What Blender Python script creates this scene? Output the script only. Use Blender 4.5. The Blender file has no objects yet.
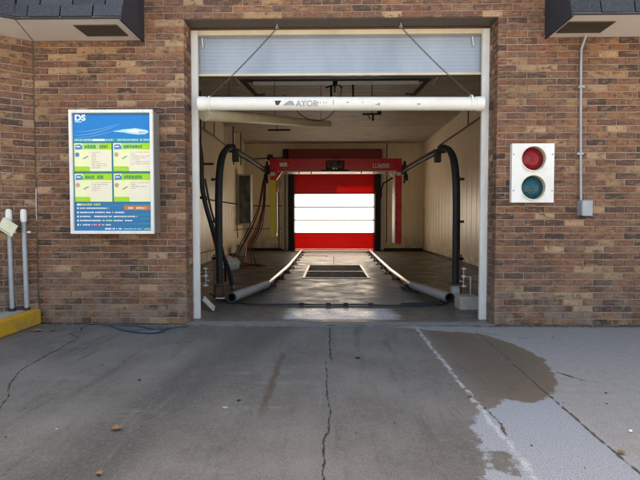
import bpy, bmesh, math, random
import numpy as np
from mathutils import Vector, Matrix, noise
random.seed(7)
R = math.radians
sc = bpy.context.scene
COL = sc.collection

# ------------------------------------------------------------------ camera, sky, sun, exposure
cam = bpy.data.cameras.new("camera"); cam.sensor_width = 36.0; cam.lens = 28.24
cam.clip_end = 2000; cam.clip_start = 0.05
camo = bpy.data.objects.new("camera", cam); COL.objects.link(camo)
camo.location = (0, -5.2, 1.09); camo.rotation_euler = (R(90 - 2.29), 0, R(1.14))
sc.camera = camo
SUN_EL, SUN_AZ = 50.0, 8.0          # the sun stands behind the building (towards +Y, a little to +X)
world = bpy.data.worlds.new("World"); sc.world = world; world.use_nodes = True
wn = world.node_tree
sky = wn.nodes.new("ShaderNodeTexSky"); sky.sky_type = 'NISHITA'; sky.sun_disc = False
sky.sun_elevation = R(SUN_EL); sky.sun_rotation = R(SUN_AZ); sky.dust_density = 3.0; sky.air_density = 1.0; sky.ozone_density = 0.6
wn.links.new(sky.outputs[0], wn.nodes["Background"].inputs[0]); wn.nodes["Background"].inputs[1].default_value = 0.105
sun = bpy.data.lights.new("sun", 'SUN'); sun.energy = 5.0; sun.angle = R(0.6); sun.color = (1.0, 0.93, 0.84)
suno = bpy.data.objects.new("sun", sun); COL.objects.link(suno)
sdir = Vector((math.sin(R(SUN_AZ)) * math.cos(R(SUN_EL)), math.cos(R(SUN_AZ)) * math.cos(R(SUN_EL)), math.sin(R(SUN_EL))))
suno.rotation_euler = sdir.to_track_quat('Z', 'Y').to_euler(); suno.location = (4, 30, 20)
sc.view_settings.view_transform = 'Standard'; sc.view_settings.look = 'None'
sc.view_settings.exposure = 2.40; sc.view_settings.gamma = 1.0
sc.view_settings.use_white_balance = True; sc.view_settings.white_balance_temperature = 8300; sc.view_settings.white_balance_tint = 10
sc.cycles.max_bounces = 14; sc.cycles.diffuse_bounces = 8; sc.cycles.glossy_bounces = 5
sc.cycles.transmission_bounces = 8; sc.cycles.sample_clamp_indirect = 6.0

# ------------------------------------------------------------------ node helpers
class NT:
    def __init__(s, name):
        s.m = bpy.data.materials.new(name); s.m.use_nodes = True
        s.t = s.m.node_tree; s.p = s.t.nodes["Principled BSDF"]; s.out = s.t.nodes["Material Output"]
        s._pos = None
    def n(s, typ, **kw):
        nd = s.t.nodes.new(typ)
        for k, v in kw.items(): setattr(nd, k, v)
        return nd
    def l(s, a, b): s.t.links.new(a, b)
    def put(s, sock, v):
        if hasattr(v, 'is_output'): s.l(v, sock)
        elif isinstance(v, (tuple, list)) and len(v) == 3 and sock.type == 'RGBA': sock.default_value = (*v, 1)
        else: sock.default_value = v
    def pos(s):
        if s._pos is None: s._pos = s.n("ShaderNodeNewGeometry").outputs["Position"]
        return s._pos
    def noise(s, scale=5.0, detail=5.0, rough=0.6, vec=None, stretch=None):
        v = vec or s.pos()
        if stretch:
            mp = s.n("ShaderNodeMapping"); mp.inputs["Scale"].default_value = stretch; s.l(v, mp.inputs[0]); v = mp.outputs[0]
        nd = s.n("ShaderNodeTexNoise"); s.l(v, nd.inputs["Vector"])
        nd.inputs["Scale"].default_value = scale; nd.inputs["Detail"].default_value = detail; nd.inputs["Roughness"].default_value = rough
        return nd.outputs["Fac"]
    def ramp(s, fac, stops, interp='LINEAR'):
        nd = s.n("ShaderNodeValToRGB"); cr = nd.color_ramp; cr.interpolation = interp
        while len(cr.elements) < len(stops): cr.elements.new(0.5)
        for e, (p, c) in zip(cr.elements, stops):
            e.position = p; e.color = (c, c, c, 1) if not isinstance(c, (tuple, list)) else (*c, 1)
        s.l(fac, nd.inputs[0]); return nd.outputs[0]
    def mix(s, fac, a, b, blend='MIX'):
        nd = s.n("ShaderNodeMix", data_type='RGBA', blend_type=blend)
        s.put(nd.inputs[0], fac); s.put(nd.inputs[6], a); s.put(nd.inputs[7], b); return nd.outputs[2]
    def math(s, op, a, b=0.0, clamp=False):
        nd = s.n("ShaderNodeMath", operation=op, use_clamp=clamp); s.put(nd.inputs[0], a); s.put(nd.inputs[1], b); return nd.outputs[0]
    def xyz(s, v=None):
        nd = s.n("ShaderNodeSeparateXYZ"); s.l(v or s.pos(), nd.inputs[0]); return nd.outputs
    def attr(s, name):
        nd = s.n("ShaderNodeAttribute"); nd.attribute_name = name; return nd.outputs["Fac"]
    def bump(s, h, strength=0.3, dist=0.01):
        nd = s.n("ShaderNodeBump"); nd.inputs["Strength"].default_value = strength; nd.inputs["Distance"].default_value = dist
        s.l(h, nd.inputs["Height"]); s.l(nd.outputs[0], s.p.inputs["Normal"])
    def step(s, v, lo, hi): # smooth 0..1
        nd = s.n("ShaderNodeMapRange", interpolation_type='SMOOTHSTEP'); s.put(nd.inputs[0], v)
        nd.inputs[1].default_value = lo; nd.inputs[2].default_value = hi; return nd.outputs[0]

def mat(name, col, rough=0.5, metal=0.0, dirt=(0.08, 0.065, 0.05), amount=0.25, scale=6.0, bump=0.05, bdist=0.004, stretch=None, spec=None, fine=90.0):
    t = NT(name)
    nz = t.noise(scale, 6, 0.65, stretch=stretch)
    f = t.math('MULTIPLY', t.step(nz, 0.42, 0.75), amount)
    v = t.noise(scale * 2.7, 4, 0.6)
    c = t.mix(t.math('MULTIPLY', t.step(v, 0.3, 0.7), 0.18), col, tuple(x * 0.72 for x in col))
    c = t.mix(f, c, dirt); t.l(c, t.p.inputs["Base Color"])
    r = t.math('ADD', t.math('MULTIPLY', nz, 0.25), rough - 0.12); t.l(r, t.p.inputs["Roughness"])
    t.p.inputs["Metallic"].default_value = metal
    if spec is not None: t.p.inputs["Specular IOR Level"].default_value = spec
    if bump: t.bump(t.noise(fine, 3, 0.6), bump, bdist)
    return t.m

# ------------------------------------------------------------------ mesh helpers
class MB:
    def __init__(s): s.v = []; s.f = []; s.mi = []; s.sm = []
    def add(s, vs, fs, mi=0, smooth=False):
        o = len(s.v); s.v += [tuple(p) for p in vs]
        for f in fs: s.f.append(tuple(i + o for i in f)); s.mi.append(mi); s.sm.append(smooth)
        return s
    def box(s, x0, x1, y0, y1, z0, z1, mi=0, M=None, jit=0.0):
        x0, x1 = min(x0, x1), max(x0, x1); y0, y1 = min(y0, y1), max(y0, y1); z0, z1 = min(z0, z1), max(z0, z1)
        vs = [Vector(p) for p in ((x0,y0,z0),(x1,y0,z0),(x1,y1,z0),(x0,y1,z0),(x0,y0,z1),(x1,y0,z1),(x1,y1,z1),(x0,y1,z1))]
        if jit: vs = [p + Vector((random.uniform(-jit,jit), random.uniform(-jit,jit)*.6, random.uniform(-jit,jit))) for p in vs]
        if M is not None: vs = [M @ p for p in vs]
        return s.add(vs, [(0,3,2,1),(4,5,6,7),(0,1,5,4),(1,2,6,5),(2,3,7,6),(3,0,4,7)], mi)
    def tube(s, pts, r, n=10, mi=0, caps=True, hollow=False):
        pts = [Vector(p) for p in pts]; m = len(pts)
        rs = r if isinstance(r, (list, tuple)) else [r] * m
        t0 = (pts[1] - pts[0]).normalized()
        up = Vector((0,0,1)) if abs(t0.z) < 0.9 else Vector((0,1,0))
        nrm = (up - t0 * up.dot(t0)).normalized(); vs = []; fs = []
        for i, p in enumerate(pts):
            t = (pts[min(i+1,m-1)] - pts[max(i-1,0)]).normalized()
            nrm = (nrm - t * nrm.dot(t)).normalized(); b = t.cross(nrm)
            for k in range(n):
                a = 2*math.pi*k/n; vs.append(p + (nrm*math.cos(a) + b*math.sin(a)) * rs[i])
        for i in range(m-1):
            for k in range(n):
                a, b2 = i*n+k, i*n+(k+1)%n; fs.append((a, b2, b2+n, a+n))
        s.add(vs, fs, mi, True)
        if caps and not hollow:
            s.add(vs[:n], [tuple(reversed(range(n)))], mi); s.add(vs[-n:], [tuple(range(n))], mi)
        return s
    def disc_ring(s, c, axis, r0, r1, depth, n=28, mi=0):
        # short hollow cylinder (visor / rim) from c along axis
        c = Vector(c); ax = Vector(axis).normalized(); u = ax.orthogonal().normalized(); w = ax.cross(u)
        vs = []
        for (rr, d) in ((r0, 0), (r1, 0), (r1, depth), (r0, depth)):
            for k in range(n):
                a = 2*math.pi*k/n; vs.append(c + ax*d + (u*math.cos(a) + w*math.sin(a))*rr)
        fs = []
        for j in range(4):
            for k in range(n): fs.append((j*n+k, j*n+(k+1)%n, ((j+1)%4)*n+(k+1)%n, ((j+1)%4)*n+k))
        return s.add(vs, fs, mi, False)
    def prism(s, poly, y0, y1, mi=0):
        n = len(poly); vs = [(x, y0, z) for x, z in poly] + [(x, y1, z) for x, z in poly]
        fs = [tuple(range(n)), tuple(reversed(range(n, 2*n)))] + [(i, i+n, (i+1)%n+n, (i+1)%n) for i in range(n)]
        return s.add(vs, fs, mi)
    def mesh(s, name, mats):
        me = bpy.data.meshes.new(name); me.from_pydata(s.v, [], s.f)
        for m in (mats if isinstance(mats, (list, tuple)) else [mats]): me.materials.append(m)
        me.polygons.foreach_set("material_index", s.mi); me.polygons.foreach_set("use_smooth", s.sm); me.update()
        bm = bmesh.new(); bm.from_mesh(me); bmesh.ops.recalc_face_normals(bm, faces=bm.faces); bm.to_mesh(me); bm.free()
        return me
    def build(s, name, mats, parent=None, bevel=0.0, kind=None, seg=2):
        return link(name, s.mesh(name, mats), parent, bevel, kind, seg)

def link(name, me, parent=None, bevel=0.0, kind=None, seg=2):
    o = bpy.data.objects.new(name, me); COL.objects.link(o)
    if parent is not None: o.parent = parent
    if bevel:
        b = o.modifiers.new("bevel", 'BEVEL'); b.width = bevel; b.segments = seg; b.limit_method = 'ANGLE'; b.angle_limit = R(40)
    if kind: o["kind"] = kind
    return o
def tag(o, label, cat, group=None):
    o["label"] = label; o["category"] = cat
    if group: o["group"] = group
    return o
def thing(name, label, cat, loc=(0,0,0), group=None):
    # parts are given in world coordinates: the parent keeps an inverse through an offset holder
    o = bpy.data.objects.new(name, None); COL.objects.link(o); o.location = loc; o.empty_display_size = 0.1
    return tag(o, label, cat, group)
def part(mb, name, mats, th, bevel=0.0, kind=None, up=None):
    # mesh written in world coordinates, moved into its parent's space
    par = up or th; off = Vector(th.location)
    mb.v = [tuple(Vector(p) - off) for p in mb.v]
    return mb.build(name, mats, par, bevel, kind)
def struct(mb, name, mats, bevel=0.0, parent=None):
    o = mb.build(name, mats, parent, bevel); o["kind"] = 'structure'; return o
def copy_tree(root, loc, rot=None):
    r = root.copy(); COL.objects.link(r); r.location = loc
    if rot is not None: r.rotation_euler = rot
    def rec(a, b):
        for c in a.children:
            d = c.copy(); COL.objects.link(d); d.parent = b; rec(c, d)
    rec(root, r); return r
def smooth(pts, n=8):
    P = [Vector(p) for p in pts]; out = []
    for i in range(len(P)-1):
        a, b, c, d = P[max(i-1,0)], P[i], P[i+1], P[min(i+2,len(P)-1)]
        for k in range(n):
            t = k/n; out.append(0.5*((2*b)+(c-a)*t+(2*a-5*b+4*c-d)*t*t+(3*b-a-3*c+d)*t**3))
    out.append(P[-1]); return out
def text_mesh(name, body, size, depth, m, align='LEFT', bold=0.0):
    cu = bpy.data.curves.new(name, 'FONT'); cu.body = body; cu.size = size; cu.extrude = depth; cu.align_x = align; cu.resolution_u = 3; cu.offset = bold
    o = bpy.data.objects.new(name, cu); COL.objects.link(o); bpy.context.view_layer.update()
    me = bpy.data.meshes.new_from_object(o.evaluated_get(bpy.context.evaluated_depsgraph_get()))
    bpy.data.objects.remove(o); bpy.data.curves.remove(cu); me.name = name; me.materials.clear(); me.materials.append(m)
    return me

def brick_geo(mb, x0, x1, yf, yb, z0, z1, M=None, sgn=1):
    # a brick whose front arrises are rounded off and chipped unevenly
    u = random.uniform; mx = (x0+x1)/2+u(-.02,.02)*(x1-x0)/.2
    ring = [(x0,z0),(mx,z0),(x1,z0),(x1,(z0+z1)/2),(x1,z1),(mx,z1),(x0,z1),(x0,(z0+z1)/2)]
    cx, cz = (x0+x1)/2, (z0+z1)/2; vs = []
    out = [(x+u(-.0012,.0012), z+u(-.0012,.0012)) for x, z in ring]
    for x, z in out:
        k = .0028 + (u(.003,.009) if random.random() < .10 else u(0,.0012)); dx, dz = (1 if x < cx-.03 else -1 if x > cx+.03 else 0), (1 if z < cz-.01 else -1 if z > cz+.01 else 0)
        vs.append((x+dx*k, yf+sgn*u(-.0006,.0006), z+dz*k))
    vs += [(x, yf+sgn*.0035, z) for x, z in out] + [(x, yb, z) for x, z in ring]
    if M is not None: vs = [M @ Vector(p) for p in vs]
    mb.add(vs, [tuple(range(8)), tuple(reversed(range(16,24)))] + [(i+8*j, i+8*j+8, (i+1)%8+8*j+8, (i+1)%8+8*j) for j in (0,1) for i in range(8)])

# ------------------------------------------------------------------ materials
def brick_mat(name, source):
    t = NT(name)
    if source == 'object': rnd = t.n("ShaderNodeObjectInfo").outputs["Random"]
    else: rnd = t.n("ShaderNodeNewGeometry").outputs["Random Per Island"]
    cols = [(0.0,(.054,.031,.026)),(0.06,(.090,.043,.033)),(0.17,(.150,.064,.042)),(0.30,(.198,.080,.046)),(0.46,(.225,.092,.050)),
            (0.58,(.180,.088,.060)),(0.70,(.215,.105,.066)),(0.80,(.270,.120,.060)),(0.89,(.37,.210,.110)),(0.945,(.44,.275,.160))]
    base = t.ramp(rnd, cols, 'CONSTANT')
    # offset the pattern from brick to brick
    w = t.n("ShaderNodeVectorMath", operation='ADD'); t.l(t.pos(), w.inputs[0])
    cmb = t.n("ShaderNodeCombineXYZ"); t.l(t.math('MULTIPLY', rnd, 37.0), cmb.inputs[0]); t.l(t.math('MULTIPLY', rnd, 91.0), cmb.inputs[2]); t.l(cmb.outputs[0], w.inputs[1])
    n1 = t.noise(11.0, 7, 0.72, vec=w.outputs[0], stretch=(1.0, 1.0, 1.6))
    n2 = t.noise(30.0, 6, 0.75, vec=w.outputs[0], stretch=(0.6, 1.0, 1.5))
    c = t.mix(t.math('MULTIPLY', t.step(n1, .49, .61), .80), base, (.055,.034,.027))
    n4 = t.noise(7.0, 6, .7, vec=w.outputs[0], stretch=(.7,1,2.2)); c = t.mix(t.math('MULTIPLY', t.step(n4, .51, .62), .56), c, (.38,.205,.105)); c = t.mix(t.math('MULTIPLY', t.step(n2, .52, .64), .52), c, (.42,.25,.14))
    n3 = t.noise(120.0, 3, 0.6)
    c = t.mix(t.math('MULTIPLY', t.step(n3, .5, .72), .45), c, (.05,.034,.028))
    big = t.noise(1.1, 4, 0.6)
    c = t.mix(t.math('MULTIPLY', t.step(big, .40, .66), .30), c, (.10,.065,.055))
    z = t.xyz()[2]                                                  # splash dirt and pale bloom low on the wall
    low = t.math('MULTIPLY', t.math('SUBTRACT', 1.0, t.step(z, 0.05, 0.75)), t.step(t.noise(5.0, 5, .65), .42, .62))
    c = t.mix(t.math('MULTIPLY', low, .50), c, (.27,.215,.175))
    t.l(c, t.p.inputs["Base Color"]); t.p.inputs["Roughness"].default_value = 0.88
    h = t.math('ADD', t.math('MULTIPLY', n2, .8), t.math('MULTIPLY', n3, .4)); t.bump(h, 0.7, 0.006)
    return t.m
M_BRICK_O = brick_mat("fired_brick", 'object'); M_BRICK_I = brick_mat("fired_brick_wall", 'island')
def mortar_mat():
    t = NT("mortar"); n = t.noise(3.0, 6, .65); c = t.ramp(n, [(.3,(.27,.205,.16)),(.7,(.40,.315,.25))])
    c = t.mix(t.math('MULTIPLY', t.step(t.noise(40, 4, .6), .52, .7), .45), c, (.15,.11,.09))
    t.l(c, t.p.inputs["Base Color"]); t.p.inputs["Roughness"].default_value = .95; t.bump(t.noise(150, 3, .6), .5, .003); return t.m
M_MORTAR = mortar_mat()
M_WHITE = mat("white_trim_paint", (.80,.80,.79), .45, amount=.28, dirt=(.35,.29,.22), scale=3, stretch=(3,3,.7))
M_CREAM = mat("cream_trim_paint", (.66,.58,.44), .5, amount=.3, dirt=(.3,.22,.14), scale=3)
M_SOFFIT = mat("soffit_paint", (.66,.61,.57), .7, amount=.22, dirt=(.42,.36,.30), scale=1.6, bump=.12)
M_STEEL = mat("dark_weathered_steel", (.10,.085,.075), .55, .35, amount=.5, dirt=(.16,.08,.04))
M_DARK = mat("black_steel", (.022,.023,.026), .6, .0, amount=.35, dirt=(.07,.06,.05), spec=.25)
M_RUBBER = mat("black_rubber_hose", (.02,.02,.022), .55, amount=.3, dirt=(.07,.06,.05))
M_GALV = mat("galvanised_tube", (.46,.49,.54), .33, .3, amount=.3, dirt=(.22,.19,.16), scale=9)
M_GREY = mat("grey_painted_metal", (.34,.37,.41), .45, .2, amount=.2)
M_SHINY = mat("polished_rail", (.80,.80,.80), .24, .9, amount=.25, dirt=(.3,.26,.22), scale=8)
M_REDP = mat("red_gloss_paint", (.74,.010,.016), .28, amount=.15, dirt=(.10,.01,.008))
M_DRED = mat("dark_red_vinyl", (.19,.006,.008), .4, amount=.2, dirt=(.05,.01,.01))
M_YEL = mat("yellow_panel", (.92,.66,.03), .4, amount=.15, dirt=(.5,.32,.05))
M_YELC = mat("yellow_kerb_paint", (.62,.33,.02), .65, amount=.7, dirt=(.22,.17,.12), scale=9, bump=.3)
M_PVC = mat("white_pvc", (.82,.81,.78), .35, amount=.16, dirt=(.42,.37,.32), scale=5)
M_PVCOLD = mat("yellowed_pvc", (.80,.68,.46), .45, amount=.22, dirt=(.33,.25,.16), scale=5)
M_INK = mat("black_marking", (.03,.03,.04), .6, amount=0)
M_FADED = mat("faded_marking", (.28,.28,.32), .6, amount=.5, dirt=(.7,.69,.67), scale=60)
M_LABELW = mat("white_label", (.78,.76,.72), .5, amount=.2, dirt=(.4,.3,.25), scale=30)
M_VENT = mat("brown_vent", (.07,.045,.03), .6, amount=.2)
M_HOSER = mat("red_hose", (.34,.02,.025), .4, amount=.3)
M_CONC = mat("concrete_block", (.42,.40,.37), .9, amount=.5, dirt=(.2,.17,.14), scale=9, bump=.4)
M_BAG = mat("white_plastic_bag", (.85,.85,.84), .35, amount=.1)
M_GREYBOX = mat("pale_grey_plastic", (.55,.55,.53), .5, amount=.35, dirt=(.25,.2,.15))
M_LEAF = mat("dry_leaf", (.30,.14,.055), .8, amount=.4, dirt=(.14,.07,.03), scale=60)
M_RUST = mat("rusty_iron", (.16,.07,.035), .8, .2, amount=.5, dirt=(.07,.04,.03), scale=14)
M_PIPEG = mat("weathered_grey_pipe", (.36,.39,.43), .45, .2, amount=.5, dirt=(.20,.18,.16), scale=12)
M_TAG = mat("cream_plate", (.72,.70,.52), .5, amount=.2)

def shingle_mat():
    t = NT("slate_shingle"); rnd = t.n("ShaderNodeObjectInfo").outputs["Random"]
    c = t.ramp(rnd, [(0,(.020,.024,.034)),(1,(.042,.048,.062))])
    c = t.mix(t.math('MULTIPLY', t.step(t.noise(60, 5, .7), .45, .7), .5), c, (.11,.115,.135))
    c = t.mix(t.math('MULTIPLY', t.step(t.noise(4, 5, .6), .45, .7), .35), c, (.035,.04,.055))
    t.l(c, t.p.inputs["Base Color"]); t.p.inputs["Roughness"].default_value = .8; t.bump(t.noise(240, 3, .6), .6, .003); return t.m
M_SHING = shingle_mat()
M_FLASH = mat("dark_blue_flashing", (.018,.021,.032), .6, .0, amount=.3, dirt=(.05,.053,.062), bump=.2)

def door_mat():
    t = NT("overhead_door_skin"); n = t.noise(2.0, 5, .6, stretch=(1,1,.4))
    c = t.ramp(n, [(.3,(.27,.32,.40)),(.7,(.37,.42,.50))])
    c = t.mix(t.math('MULTIPLY', t.step(t.noise(9, 5, .7, stretch=(1,1,.25)), .5, .75), .3), c, (.33,.33,.33))
    t.l(c, t.p.inputs["Base Color"]); t.p.inputs["Roughness"].default_value = .35; t.p.inputs["Metallic"].default_value = .25; return t.m
M_DOOR = door_mat()

def wall_mat():
    t = NT("stained_bay_wall_panel")
    c = t.ramp(t.noise(1.3, 5, .6), [(.3,(.84,.72,.52)),(.7,(.91,.81,.62))])
    st = t.noise(6.0, 6, .65, stretch=(2.2, 2.2, .16))
    c = t.mix(t.math('MULTIPLY', t.step(st, .50, .74), .40), c, (.48,.37,.24))
    z = t.xyz()[2]
    low = t.math('MULTIPLY', t.math('SUBTRACT', 1.0, t.step(z, .02, .75)), t.step(t.noise(4, 5, .6), .3, .65))
    c = t.mix(t.math('MULTIPLY', low, .6), c, (.17,.12,.075))
    t.l(c, t.p.inputs["Base Color"]); t.p.inputs["Roughness"].default_value = .38; t.bump(t.noise(14, 4, .6), .12, .01); return t.m
M_WALL = wall_mat()
def ceil_mat():
    t = NT("metal_deck_ceiling")
    c = t.ramp(t.noise(2.2, 6, .65, stretch=(.5, 1.6, 1)), [(.3,(.40,.35,.29)),(.7,(.56,.50,.42))])
    c = t.mix(t.math('MULTIPLY', t.step(t.noise(9, 5, .7, stretch=(.4,2,1)), .5, .72), .5), c, (.16,.11,.08))
    t.l(c, t.p.inputs["Base Color"]); t.p.inputs["Roughness"].default_value = .6; return t.m
M_CEIL = ceil_mat()

def curtain(name, col, trans):
    t = NT(name); tr = t.n("ShaderNodeBsdfTranslucent"); mx = t.n("ShaderNodeMixShader"); mx.inputs[0].default_value = trans
    c = t.mix(t.math('MULTIPLY', t.step(t.noise(3, 4, .6), .4, .7), .12), col, tuple(x*.7 for x in col))
    t.l(c, t.p.inputs["Base Color"]); t.l(c, tr.inputs[0]); t.p.inputs["Roughness"].default_value = .35
    t.bump(t.noise(2.2, 4, .6, stretch=(1,1,2.5)), .6, .03)
    t.l(t.p.outputs[0], mx.inputs[1]); t.l(tr.outputs[0], mx.inputs[2]); t.l(mx.outputs[0], t.out.inputs[0]); return t.m
M_CLEARP = curtain("translucent_white_curtain", (.93,.94,.95), .85)
M_REDC = curtain("red_curtain_vinyl", (.55,.010,.014), .34)

def glass_lens(name, col, dark):
    t = NT(name); g = t.noise(150, 2, .5)
    c = t.mix(t.step(g, .4, .65), dark, col); t.l(c, t.p.inputs["Base Color"])
    t.p.inputs["Roughness"].default_value = .22; t.p.inputs["Specular IOR Level"].default_value = .35
    return t.m
M_LRED = glass_lens("red_lens", (.34,.003,.012), (.16,.002,.006))
M_LGRN = glass_lens("green_lens", (.004,.115,.150), (.001,.040,.062))

def dark_glass():
    t = NT("grimy_dark_glass"); c = t.ramp(t.noise(6, 5, .6, stretch=(1,1,.6)), [(.3,(.02,.03,.03)),(.55,(.07,.09,.09)),(.75,(.2,.21,.19))])
    t.l(c, t.p.inputs["Base Color"]); t.p.inputs["Roughness"].default_value = .12; return t.m
M_DGLASS = dark_glass()

# ------------------------------------------------------------------ ground
STAIN = [(0.62,-.10),(0.80,-.16),(1.081,-.287),(1.266,-.327),(1.454,-.409),(1.614,-.758),(1.675,-1.24),(1.62,-1.52),(1.538,-1.81),(1.444,-1.992),
         (1.32,-2.15),(1.24,-2.225),(1.139,-2.21),(1.061,-2.178),(.98,-2.27),(.924,-2.326),(.80,-2.432),(.74,-2.62),(.721,-2.847),(.684,-3.055),(.651,-3.123),(.60,-3.7),
         (.5,-4.0),(-7,-4.0),(-7,-.10)]
ISLE = [(.735,-3.04),(.71,-2.93),(.78,-2.84),(.85,-2.87),(.83,-2.98),(.80,-3.08)]
def sdf(X, Y, poly):
    P = np.array(poly); Q = np.roll(P, -1, 0); d = np.full(X.shape, 1e9); ins = np.zeros(X.shape, bool)
    for (ax, ay), (bx, by) in zip(P, Q):
        ex, ey = bx-ax, by-ay; wx, wy = X-ax, Y-ay
        t = np.clip((wx*ex+wy*ey)/(ex*ex+ey*ey), 0, 1); d = np.minimum(d, np.hypot(wx-ex*t, wy-ey*t))
        c = ((ay > Y) != (by > Y)) & (X < (bx-ax)*(Y-ay)/(by-ay+1e-12)+ax); ins ^= c
    return np.where(ins, d, -d)
def concrete_apron():
    t = NT("driveway_concrete"); x, y, z = t.xyz()
    fine = t.noise(130, 5, .75); med = t.noise(14, 6, .7); big = t.noise(1.1, 6, .62)
    dry = t.ramp(med, [(.3,(.255,.245,.232)),(.7,(.33,.318,.302))])
    bluish = t.step(t.math('ADD', x, t.math('MULTIPLY', med, .12)), 1.46, 1.38)
    dry = t.mix(t.math('MULTIPLY', t.math('MULTIPLY', bluish, t.math('SUBTRACT', 1.0, t.step(y, -2.2, -1.9))), .8), dry, (.315,.345,.385))
    worn = t.ramp(big, [(.34,(.098,.089,.077)),(.5,(.143,.132,.117)),(.64,(.188,.175,.157))])
    worn = t.mix(t.math('MULTIPLY', t.step(med, .45, .68), .45), worn, (.185,.174,.160))
    # tyre-darkened lane on the left
    lane = t.math('MULTIPLY', t.step(t.math('ABSOLUTE', t.math('ADD', t.math('ADD', x, t.math('MULTIPLY', y, -.16)), .62)), .40, .10), t.step(big, .3, .6))
    worn = t.mix(t.math('MULTIPLY', lane, .75), worn, (.036,.034,.031))
    # streaks dragged along the drive by tyres and water
    stk = t.noise(5.5, 6, .72, stretch=(1.0, .13, 1)); worn = t.mix(t.math('MULTIPLY', t.step(stk, .52, .68), .55), worn, (.052,.048,.043)); worn = t.mix(t.math('MULTIPLY', t.step(stk, .47, .34), .30), worn, (.20,.188,.172))
    # pale scuffs
    sc1 = t.noise(2.2, 6, .7, stretch=(.5, 1.6, 1)); worn = t.mix(t.math('MULTIPLY', t.step(sc1, .56, .72), .6), worn, (.21,.204,.195))
    s = t.math('ADD', t.attr("stain"), t.math('MULTIPLY', t.math('SUBTRACT', t.noise(9, 8, .78), .5), .22))
    wet = t.step(s, -.012, .012)
    patch = t.step(x, .7, 1.15)                                     # damp brown part of the stain on the right slab
    patchc = t.ramp(med, [(.3,(.088,.062,.038)),(.7,(.135,.100,.066))])
    edge = t.math('MULTIPLY', wet, t.math('SUBTRACT', 1.0, t.step(s, .0, .22)))
    dark = t.mix(t.math('MULTIPLY', patch, .85), worn, patchc)
    dark = t.mix(t.math('MULTIPLY', t.math('MULTIPLY', edge, patch), .35), dark, (.20,.14,.085))
    c = t.mix(wet, dry, dark)
    # white efflorescence along the first joint
    dx = t.math('ABSOLUTE', t.math('SUBTRACT', t.math('ADD', x, t.math('MULTIPLY', t.math('SUBTRACT', t.noise(7, 5, .7), .5), .10)), .872))
    wl = t.math('MULTIPLY', t.math('SUBTRACT', 1.0, t.step(dx, .002, .026)), t.step(t.noise(18, 5, .7), .36, .56))
    wl = t.math('MULTIPLY', wl, t.math('SUBTRACT', 1.0, t.step(y, -.25, 0.0)))
    c = t.mix(t.math('MULTIPLY', wl, .75), c, (.56,.57,.58))
    # brown streak where a joint was patched
    dt = t.math('ABSOLUTE', t.math('ADD', t.math('ADD', x, t.math('MULTIPLY', t.math('SUBTRACT', t.noise(9, 4, .6), .5), .07)), .385))
    bl = t.math('MULTIPLY', t.math('SUBTRACT', 1.0, t.step(dt, .008, .035)), t.math('MULTIPLY', t.step(y, -2.6, -2.2), t.step(y, -1.05, -1.25)))
    c = t.mix(t.math('MULTIPLY', bl, .85), c, (.075,.048,.028))
    c = t.mix(t.math('MULTIPLY', t.step(fine, .44, .64), .6), c, (.032,.031,.030)); c = t.mix(t.math('MULTIPLY', t.step(t.noise(45, 6, .8), .50, .64), .26), c, (.25,.243,.235))
    c = t.mix(t.math('MULTIPLY', t.step(t.noise(210, 3, .6), .58, .7), .35), c, (.5,.5,.5))
    # a line of grime where the wall stands
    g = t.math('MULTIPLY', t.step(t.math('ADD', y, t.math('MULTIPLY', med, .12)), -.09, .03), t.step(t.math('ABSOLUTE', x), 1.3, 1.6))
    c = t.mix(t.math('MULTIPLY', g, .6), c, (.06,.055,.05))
    t.l(c, t.p.inputs["Base Color"])
    r = t.math('SUBTRACT', .86, t.math('MULTIPLY', t.math('MULTIPLY', wet, patch), .34)); t.l(r, t.p.inputs["Roughness"])
    t.bump(t.math('ADD', t.noise(230, 3, .6), t.math('MULTIPLY', med, 1.2)), .28, .004); return t.m
M_APRON = concrete_apron()
def grid_lines(a, b, step, far): 
    l = list(np.arange(a, b+1e-6, step)); return np.array([-far, -far/3, -30, -12] + ([] if a < -7.9 else [a-1.5]) + l + [b+1.5, 12, 30, far/3, far]) if True else l
xs = np.concatenate(([-600,-200,-60,-25,-12,-7.2], np.arange(-4.6, 4.61, .04), [7.2,12,25,60,200,600]))
ys = np.concatenate(([-600,-200,-60,-25,-12,-6.0], np.arange(-4.6, .401, .04), [2,6,12,20,40,90,200,600]))
GX, GY = np.meshgrid(xs, ys); nx, ny = len(xs), len(ys)
Zg = np.zeros_like(GX)
ii = (np.arange(ny-1)[:,None]*nx + np.arange(nx-1)[None,:]).ravel()
fc = np.stack([ii, ii+1, ii+nx+1, ii+nx], 1)
gm = bpy.data.meshes.new("ground"); gm.from_pydata(np.stack([GX.ravel(), GY.ravel(), Zg.ravel()],1).tolist(), [], fc.tolist())
st = np.maximum(sdf(GX, GY, STAIN), sdf(GX, GY, ISLE)).ravel()
at = gm.attributes.new("stain", 'FLOAT', 'POINT'); at.data.foreach_set("value", np.clip(st, -2, 2).astype(np.float32))
gm.materials.append(M_APRON); ground = link("ground", gm); ground["kind"] = 'structure'

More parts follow.
